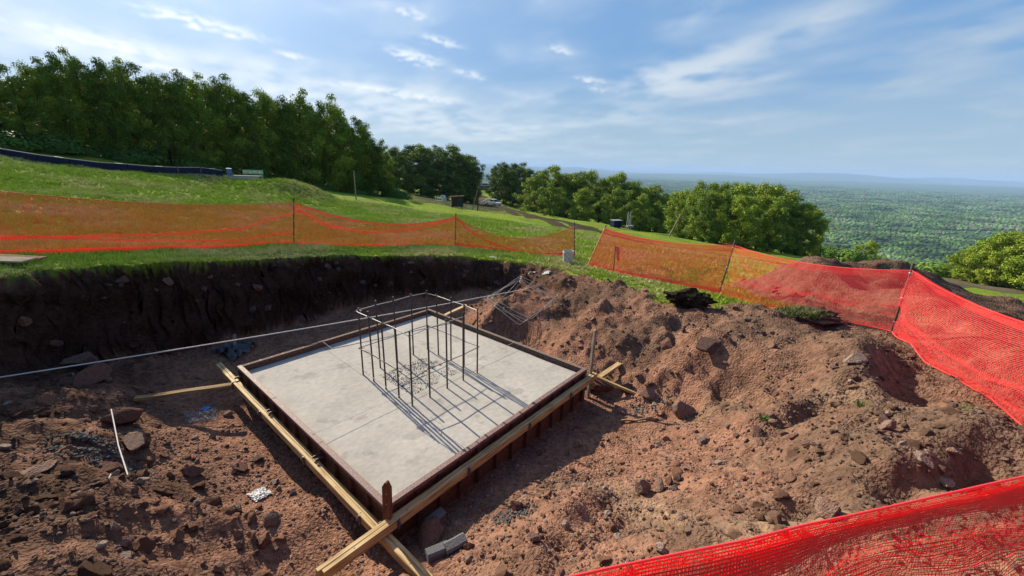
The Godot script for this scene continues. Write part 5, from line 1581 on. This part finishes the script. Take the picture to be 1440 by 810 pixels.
# ---------------------------------------------------------------- things on the hill
func track() -> void:
	var way: Array[Vector2] = [Vector2(-19, -175), Vector2(-13, -150), Vector2(-8.5, -130), Vector2(-4.0, -108), Vector2(0.0, -86), Vector2(3.6, -62), Vector2(6.2, -44), Vector2(9.2, -31), Vector2(14.0, -24.5), Vector2(24.0, -20.0)]
	for lane in 2:
		var s := Shape.new()
		s.colored = true
		var wide: float = [2.1, 0.8][lane]
		var n := 260
		for k in n + 1:
			var f := float(k) / n * (way.size() - 1)
			var j := mini(int(f), way.size() - 2)
			var p0 := way[maxi(j - 1, 0)]
			var p1 := way[j]
			var p2 := way[j + 1]
			var p3 := way[mini(j + 2, way.size() - 1)]
			var c := p1.cubic_interpolate(p2, p0, p3, f - j)
			var d := (p2 - p1).normalized()
			var side := Vector2(-d.y, d.x)
			if lane == 1: c += side * 3.2
			for m in 5:
				var w := wide * (m - 2) / 2.0 * (1.0 + 0.35 * n_soil.get_noise_2d(k * 0.3 + m * 9.0, lane * 30.0))
				var q := c + side * w
				s.col = Color(0.085, 0.062, 0.042) * (1.0 + 0.4 * n_soil.get_noise_2d(q.x * 0.4, q.y * 0.4)) if m in [1, 2, 3] else Color(0.10, 0.10, 0.045)
				s.add(Vector3(q.x, meadow(q.x, q.y) + (0.10 + 0.05 * lane) - 0.12 * float(m == 0 or m == 4), q.y), Vector3.UP)
		for k in n:
			for m in 4:
				var o := k * 5 + m
				s.i.append_array(PackedInt32Array([o, o + 6, o + 1, o, o + 5, o + 6]))
		tag(part("dirt_track", s.done(), M.soil, self), ["brown dirt track winding down the meadow between the groves", "second narrow wheel track beside the dirt track"][lane], "", "", "structure")
	# bare slope at the brow of the hill on the right
	var s := Shape.new()
	s.colored = true
	var nu := 40
	for a in nu + 1:
		for b in 7:
			var u := float(a) / nu
			var c := Vector2(30.0, -31.0).lerp(Vector2(66.0, -56.0), u)
			var d := Vector2(0.57, 0.82) * (b - 3) * (1.1 + u * 1.2) * (1.0 + 0.3 * n_soil.get_noise_2d(u * 12.0, b * 5.0))
			c += d
			s.col = Color(0.20, 0.155, 0.10) * (1.0 + 0.3 * n_soil.get_noise_2d(c.x * 0.3, c.y * 0.3)) if b > 0 and b < 6 else Color(0.10, 0.11, 0.05)
			s.add(Vector3(c.x, meadow(c.x, c.y) + 0.16 - 0.2 * float(b == 0 or b == 6), c.y), Vector3.UP)
	for a in nu:
		for b in 6:
			var o := a * 7 + b
			s.i.append_array(PackedInt32Array([o, o + 8, o + 1, o, o + 7, o + 8]))
	tag(part("dirt_path", s.done(), M.soil, self), "light brown bare dirt path on the brow of the hill at the right", "", "", "structure")

func conveyor() -> void:
	var a := Vector3(-27.0, 0, -17.0)
	var b := Vector3(-17.3, 0, -24.6)
	var n := 12
	var o := thing("conveyor_lift", "long low dark blue conveyor lift along the foot of the wood", "conveyor")
	for k in n:
		var p := a.lerp(b, float(k) / n)
		var q := a.lerp(b, (k + 1.0) / n)
		p.y = meadow(p.x, p.z) + 0.18
		q.y = meadow(q.x, q.z) + 0.18
		var s := Shape.new()
		s.board(Transform3D.IDENTITY, Vector3(p.distance_to(q) - 0.03, 0.34, 0.7), 0.05)
		var sec := part("belt_section", s.done(), M.conveyor, o, along(p, q))
		s = Shape.new()
		s.board(Transform3D(Basis.IDENTITY, Vector3(0, -0.19, 0.36)), Vector3(p.distance_to(q) - 0.01, 0.035, 0.03), 0.004)
		part("side_rail", s.done(), M.conveyor_rail, sec)
		if k % 2 == 1 or k == 0:
			s = Shape.new()
			s.board(Transform3D(Basis.IDENTITY, Vector3(rng.randf_range(-0.3, 0.3), 0.18, 0.22)), Vector3(0.30, 0.02, 0.09), 0.004)
			part("white_cap", s.done(), M.white, sec)
		s = Shape.new()
		s.board(Transform3D(Basis.IDENTITY, Vector3(0, -0.22, 0.2)), Vector3(0.08, 0.24, 0.08), 0.004)
		part("foot", s.done(), M.conveyor_rail, sec)
	var e := Vector3(-17.05, meadow(-17.05, -24.8), -24.8)
	var s := Shape.new()
	s.board(Transform3D(Basis.IDENTITY, Vector3(0, 0.24, 0)), Vector3(0.26, 0.62, 0.5), 0.02)
	part("drive_housing", s.done(), M.conveyor_blue, o, Transform3D(Basis(Vector3.UP, 0.6), e))
	var g := thing("landing_platform", "low grey landing platform at the lower end of the conveyor lift", "platform", Transform3D(Basis(Vector3.UP, 0.25), Vector3(-16.2, meadow(-16.2, -24.9), -24.9)))
	for k in 5:
		part("deck_board", board_mesh(1.7, 0.05, 0.18, 0.006), M.grey_wood, g, Transform3D(Basis.IDENTITY, Vector3(0, 0.30, (k - 2) * 0.19)))
	for k in 4:
		part("leg", board_mesh(0.42, 0.09, 0.09, 0.005), M.grey_metal, g, Transform3D(Basis(Vector3.BACK, PI / 2), Vector3((k % 2 * 2 - 1) * 0.78, 0.10, (k / 2 * 2 - 1) * 0.36)))
	part("skirt", board_mesh(1.7, 0.24, 0.03, 0.004), M.grey_metal, g, Transform3D(Basis.IDENTITY, Vector3(0, 0.15, 0.47)))
	# a pale faded sign behind the platform
	var sg := thing("sign_board", "small pale green and white sign on posts behind the conveyor's end", "sign", Transform3D(Basis(Vector3.UP, 0.35), Vector3(-16.9, meadow(-16.9, -26.8), -26.8)))
	part("panel", board_mesh(1.15, 0.26, 0.03, 0.004), M.sign_green, sg, Transform3D(Basis.IDENTITY, Vector3(0, 1.08, 0)))
	for k in 4:
		part("stripe", board_mesh([0.22, 0.12, 0.26, 0.16][k], [0.07, 0.09, 0.06, 0.1][k], 0.006, 0.001), M.white, sg, Transform3D(Basis.IDENTITY, Vector3(-0.42 + 0.27 * k, 1.11 - 0.03 * (k % 2), 0.018)))
	for k in 2:
		part("post", board_mesh(1.2, 0.07, 0.07, 0.004), M.grey_wood, sg, Transform3D(Basis(Vector3.BACK, PI / 2), Vector3((k * 2 - 1) * 0.45, 0.55, -0.05)))

func stick(called: String, label: String, cat: String, a: Vector3, b: Vector3, r: float, m: Material) -> void:
	tag(part(called, tube_mesh(PackedVector3Array([a, a.lerp(b, 0.5), b]), r, 6), m, self), label, cat)

func hill_things() -> void:
	stick("utility_pole", "slim bare pole standing before the dark wood's right end", "pole", on_land(-12.2, -31.5, -0.3), on_land(-12.2, -31.5, 2.15), 0.045, M.grey_wood)
	stick("snow_pole", "upright pole beside the crossing one, left of the white pickup", "pole", on_land(-4.15, -46.0, -0.3), on_land(-4.1, -46.0, 2.5), 0.07, M.bark)
	stick("snow_pole", "leaning pole crossing the upright one, left of the white pickup", "pole", on_land(-4.9, -46.5, -0.3), on_land(-4.1, -46.2, 2.7), 0.06, M.grey_wood)
	stick("leaning_trunk", "pale leaning dead trunk under the grove above the right net", "trunk", on_land(20.0, -52.0, -0.3), on_land(21.2, -52.0, 3.0), 0.09, M.grey_wood)
	# dark shed with a machine beside it
	var p := on_land(-6.2, -44.0)
	var o := thing("equipment_shed", "small dark shed with a lighter machine on a rack beside it", "shed", Transform3D(Basis(Vector3.UP, 0.2), p))
	var s := Shape.new()
	s.board(Transform3D(Basis.IDENTITY, Vector3(0, 0.62, 0)), Vector3(1.25, 1.0, 1.1), 0.01)
	part("wall", s.done(), M.dark, o)
	s = Shape.new()
	s.board(Transform3D(Basis(Vector3.BACK, 0.06), Vector3(0, 1.17, 0)), Vector3(1.5, 0.08, 1.35), 0.01)
	part("roof", s.done(), M.bark, o)
	s = Shape.new()
	s.board(Transform3D(Basis.IDENTITY, Vector3(-0.2, 0.7, 0.56)), Vector3(0.4, 0.6, 0.03), 0.005)
	part("door", s.done(), M.bark, o)
	for k in 4:
		s = Shape.new()
		s.board(Transform3D(Basis.IDENTITY, Vector3((k % 2 * 2 - 1) * 0.5, 0.06, (k / 2 * 2 - 1) * 0.45)), Vector3(0.1, 0.3, 0.1), 0.005)
		part("leg", s.done(), M.grey_wood, o)
	var g := thing("snow_gun", "pale machine on a low steel rack, left of the dark shed", "machine", Transform3D(Basis(Vector3.UP, -0.3), on_land(-7.9, -44.2)))
	s = Shape.new()
	s.lathe([Vector2(0, -0.35), Vector2(0.22, -0.35), Vector2(0.28, 0.0), Vector2(0.24, 0.35), Vector2(0.20, 0.35), Vector2(0.0, 0.1)], 16, Transform3D(Basis(Vector3.RIGHT, 1.2), Vector3(0.25, 0.75, 0)))
	part("barrel", s.done(), M.white, g)
	s = Shape.new()
	for k in 4: s.tube(PackedVector3Array([Vector3((k % 2 * 2 - 1) * 0.6, -0.1, (k / 2 * 2 - 1) * 0.3), Vector3((k % 2 * 2 - 1) * 0.55, [0.95, 0.5][k % 2], (k / 2 * 2 - 1) * 0.25)]), PackedFloat32Array([0.035]), 6)
	s.tube(PackedVector3Array([Vector3(-0.6, 0.45, 0.26), Vector3(0.6, 0.45, 0.26)]), PackedFloat32Array([0.035]), 6)
	s.tube(PackedVector3Array([Vector3(-0.6, 0.45, -0.26), Vector3(0.6, 0.45, -0.26)]), PackedFloat32Array([0.035]), 6)
	part("rack", s.done(), M.grey_metal, g)
	pickup(Vector3(-6.0, 0, -115.0), -0.85)
	stick("boom_pipe", "long white pipe propped up beside the white pickup", "pipe", on_land(-9.6, -111.0, 0.2), on_land(-7.3, -113.5, 1.9), 0.12, M.white)
	# dark box and ladder stand at the foot of the right grove
	var bx := thing("equipment_box", "dark blue box on the grass at the foot of the grove", "box", Transform3D(Basis(Vector3.UP, 0.3), on_land(17.1, -68.0)))
	s = Shape.new()
	s.board(Transform3D(Basis.IDENTITY, Vector3(0, 0.7, 0)), Vector3(1.5, 1.1, 1.2), 0.03)
	part("body", s.done(), M.conveyor, bx)
	s = Shape.new()
	s.board(Transform3D(Basis.IDENTITY, Vector3(0, 1.29, 0)), Vector3(1.6, 0.08, 1.3), 0.02)
	part("lid", s.done(), M.conveyor_rail, bx)
	for k in 2:
		s = Shape.new()
		s.board(Transform3D(Basis.IDENTITY, Vector3((k * 2 - 1) * 0.5, 0.05, 0)), Vector3(0.12, 0.22, 1.1), 0.01)
		part("skid", s.done(), M.grey_wood, bx)
	var ld := thing("ladder_stand", "grey ladder shaped stand with a platform beside the dark box", "stand", Transform3D(Basis(Vector3.UP, 0.2), on_land(19.6, -69.0)))
	for k in 2:
		part("rail", tube_mesh(PackedVector3Array([Vector3(-0.5 + 0.45 * k, -0.2, 0), Vector3(-0.15 + 0.45 * k, 3.0, -0.4)]), 0.05, 6), M.grey_metal, ld)
		part("strut", tube_mesh(PackedVector3Array([Vector3(0.4 + 0.45 * k, -0.2, -0.9), Vector3(-0.15 + 0.45 * k, 3.0, -0.4)]), 0.04, 6), M.grey_metal, ld)
	for k in 7:
		var y := 0.3 + 0.4 * k
		var f := (y + 0.2) / 3.2
		part("rung", tube_mesh(PackedVector3Array([Vector3(-0.5 + 0.35 * f, y, -0.4 * f), Vector3(-0.05 + 0.35 * f, y, -0.4 * f)]), 0.03, 5), M.grey_metal, ld)
	s = Shape.new()
	s.board(Transform3D(Basis.IDENTITY, Vector3(0.35, 0.55, -0.4)), Vector3(1.1, 0.25, 0.6), 0.02)
	part("platform", s.done(), M.grey_metal, ld)
	# dark gravel heap and a hut far away in the gap
	var hp := part("gravel_heap", rock_mesh(rng, 3, 2, 0.3, true), M.dark_gravel, self, Transform3D(Basis.IDENTITY.scaled(Vector3(6.0, 2.6, 4.0)), on_land(-12.4, -182.0, 0.6)))
	tag(hp, "dark gravel heap far away in the gap between the groves", "heap")
	var hut := thing("tower_hut", "tiny pale hut on a mast base behind the far gravel heap", "hut", Transform3D(Basis(Vector3.UP, 0.2), on_land(-10.2, -192.0)))
	s = Shape.new()
	s.board(Transform3D(Basis.IDENTITY, Vector3(0, 3.3, 0)), Vector3(2.2, 6.6, 2.0), 0.05)
	part("wall", s.done(), M.grey_metal, hut)
	s = Shape.new()
	s.board(Transform3D(Basis.IDENTITY, Vector3(0, 6.7, 0)), Vector3(2.7, 0.3, 2.5), 0.05)
	part("roof", s.done(), M.dark, hut)
	s = Shape.new()
	s.board(Transform3D(Basis.IDENTITY, Vector3(0.2, 4.6, 1.02)), Vector3(0.9, 1.0, 0.05), 0.01)
	part("window", s.done(), M.glass, hut)

func pickup(p: Vector3, turn: float) -> void:
	var o := thing("pickup_truck", "white pickup truck parked on the dirt below the meadow", "truck", Transform3D(Basis(Vector3.UP, turn), on_land(p.x, p.z)))
	# side outline of the body, extruded across
	var prof: Array[Vector2] = [Vector2(-2.6, 0.45), Vector2(2.55, 0.45), Vector2(2.65, 0.62), Vector2(2.6, 1.0), Vector2(1.35, 1.12), Vector2(-2.62, 1.10)]
	part("body", extruded(prof, 1.86), M.car_paint, o)
	part("cab", extruded([Vector2(-0.75, 1.10), Vector2(1.38, 1.12), Vector2(0.72, 1.78), Vector2(-0.60, 1.80)], 1.6), M.car_paint, o)
	part("windscreen", extruded([Vector2(1.30, 1.16), Vector2(1.345, 1.18), Vector2(0.80, 1.73), Vector2(0.755, 1.71)], 1.42), M.glass, o)
	for k in 2:
		part("side_window", extruded([Vector2(-0.5, 1.20), Vector2(1.05, 1.20), Vector2(0.62, 1.70), Vector2(-0.45, 1.70)], 0.03), M.glass, o, Transform3D(Basis.IDENTITY, Vector3(0, 0, (k * 2 - 1) * 0.80)))
		part("headlight", extruded([Vector2(2.58, 0.78), Vector2(2.66, 0.78), Vector2(2.64, 0.95), Vector2(2.56, 0.95)], 0.34), M.glass, o, Transform3D(Basis.IDENTITY, Vector3(0, 0, (k * 2 - 1) * 0.68)))
	part("bed", extruded([Vector2(-2.5, 1.06), Vector2(-0.85, 1.06), Vector2(-0.85, 1.115), Vector2(-2.5, 1.115)], 1.5), M.dark, o)
	part("bumper", extruded([Vector2(2.6, 0.42), Vector2(2.74, 0.42), Vector2(2.74, 0.62), Vector2(2.6, 0.62)], 1.8), M.grey_metal, o)
	for k in 4:
		var w := limb("wheel", o, Transform3D(Basis(Vector3.RIGHT, PI / 2), Vector3((k % 2 * 2 - 1) * 1.65, 0.38, (k / 2 * 2 - 1) * 0.86)))
		var s := Shape.new()
		s.lathe([Vector2(0.22, -0.13), Vector2(0.36, -0.13), Vector2(0.39, -0.08), Vector2(0.39, 0.08), Vector2(0.36, 0.13), Vector2(0.22, 0.13)], 20)
		part("tyre", s.done(), M.tyre, w)
		s = Shape.new()
		s.lathe([Vector2(0.0, 0.10), Vector2(0.20, 0.11), Vector2(0.22, 0.13), Vector2(0.22, -0.13), Vector2(0.0, -0.10)], 16)
		part("rim", s.done(), M.grey_metal, w)

func extruded(prof: Array[Vector2], wide: float) -> ArrayMesh:
	var s := Shape.new()
	var n := prof.size()
	for k in n:
		var a := prof[k]
		var b := prof[(k + 1) % n]
		s.quad(Vector3(a.x, a.y, wide / 2), Vector3(a.x, a.y, -wide / 2), Vector3(b.x, b.y, -wide / 2), Vector3(b.x, b.y, wide / 2))
	for k in range(1, n - 1):
		s.tri(Vector3(prof[0].x, prof[0].y, wide / 2), Vector3(prof[k + 1].x, prof[k + 1].y, wide / 2), Vector3(prof[k].x, prof[k].y, wide / 2))
		s.tri(Vector3(prof[0].x, prof[0].y, -wide / 2), Vector3(prof[k].x, prof[k].y, -wide / 2), Vector3(prof[k + 1].x, prof[k + 1].y, -wide / 2))
	return s.done()

func _ready() -> void:
	rng.seed = 20240607
	# camera
	var cam := Camera3D.new()
	cam.name = "camera"
	cam.position = EYE
	cam.fov = 71.139
	cam.keep_aspect = Camera3D.KEEP_HEIGHT
	cam.near = 0.05
	cam.far = 60000.0
	cam.basis = Basis(Vector3.RIGHT, deg_to_rad(-16.824)) * Basis(Vector3.BACK, deg_to_rad(1.855))
	cam.current = true
	add_child(cam)
	# sky and air
	var env := Environment.new()
	env.background_mode = Environment.BG_SKY
	env.sky = Sky.new()
	env.sky.sky_material = make_sky()
	env.tonemap_mode = Environment.TONE_MAPPER_LINEAR
	env.tonemap_exposure = 2.0
	env.sdfgi_enabled = true
	env.ssao_enabled = true
	env.ssil_enabled = true
	env.fog_enabled = true
	env.fog_mode = Environment.FOG_MODE_EXPONENTIAL
	env.fog_density = 0.00008
	env.fog_light_color = Color(0.68, 0.81, 0.97)
	var we := WorldEnvironment.new()
	we.name = "air"
	we.environment = env
	add_child(we)
	# sun
	var sun := DirectionalLight3D.new()
	sun.name = "sun"
	sun.light_color = Color(1.0, 0.95, 0.86)
	sun.light_energy = 1.55
	sun.light_angular_distance = 0.5
	sun.shadow_enabled = true
	sun.basis = Basis(Vector3.UP, deg_to_rad(180.0 - SUN_AZIMUTH)) * Basis(Vector3.RIGHT, deg_to_rad(-SUN_HEIGHT))
	add_child(sun)
	make_materials()
	# the land and what grows far away
	prepare_land()
	build_land()
	make_rocks()
	valley_forest()
	track()
	woods()
	# the footing and what lies round it
	footing()
	timber()
	rope_and_steel()
	stones()
	fences()
	conveyor()
	hill_things()
	odds_and_ends()
	grass()
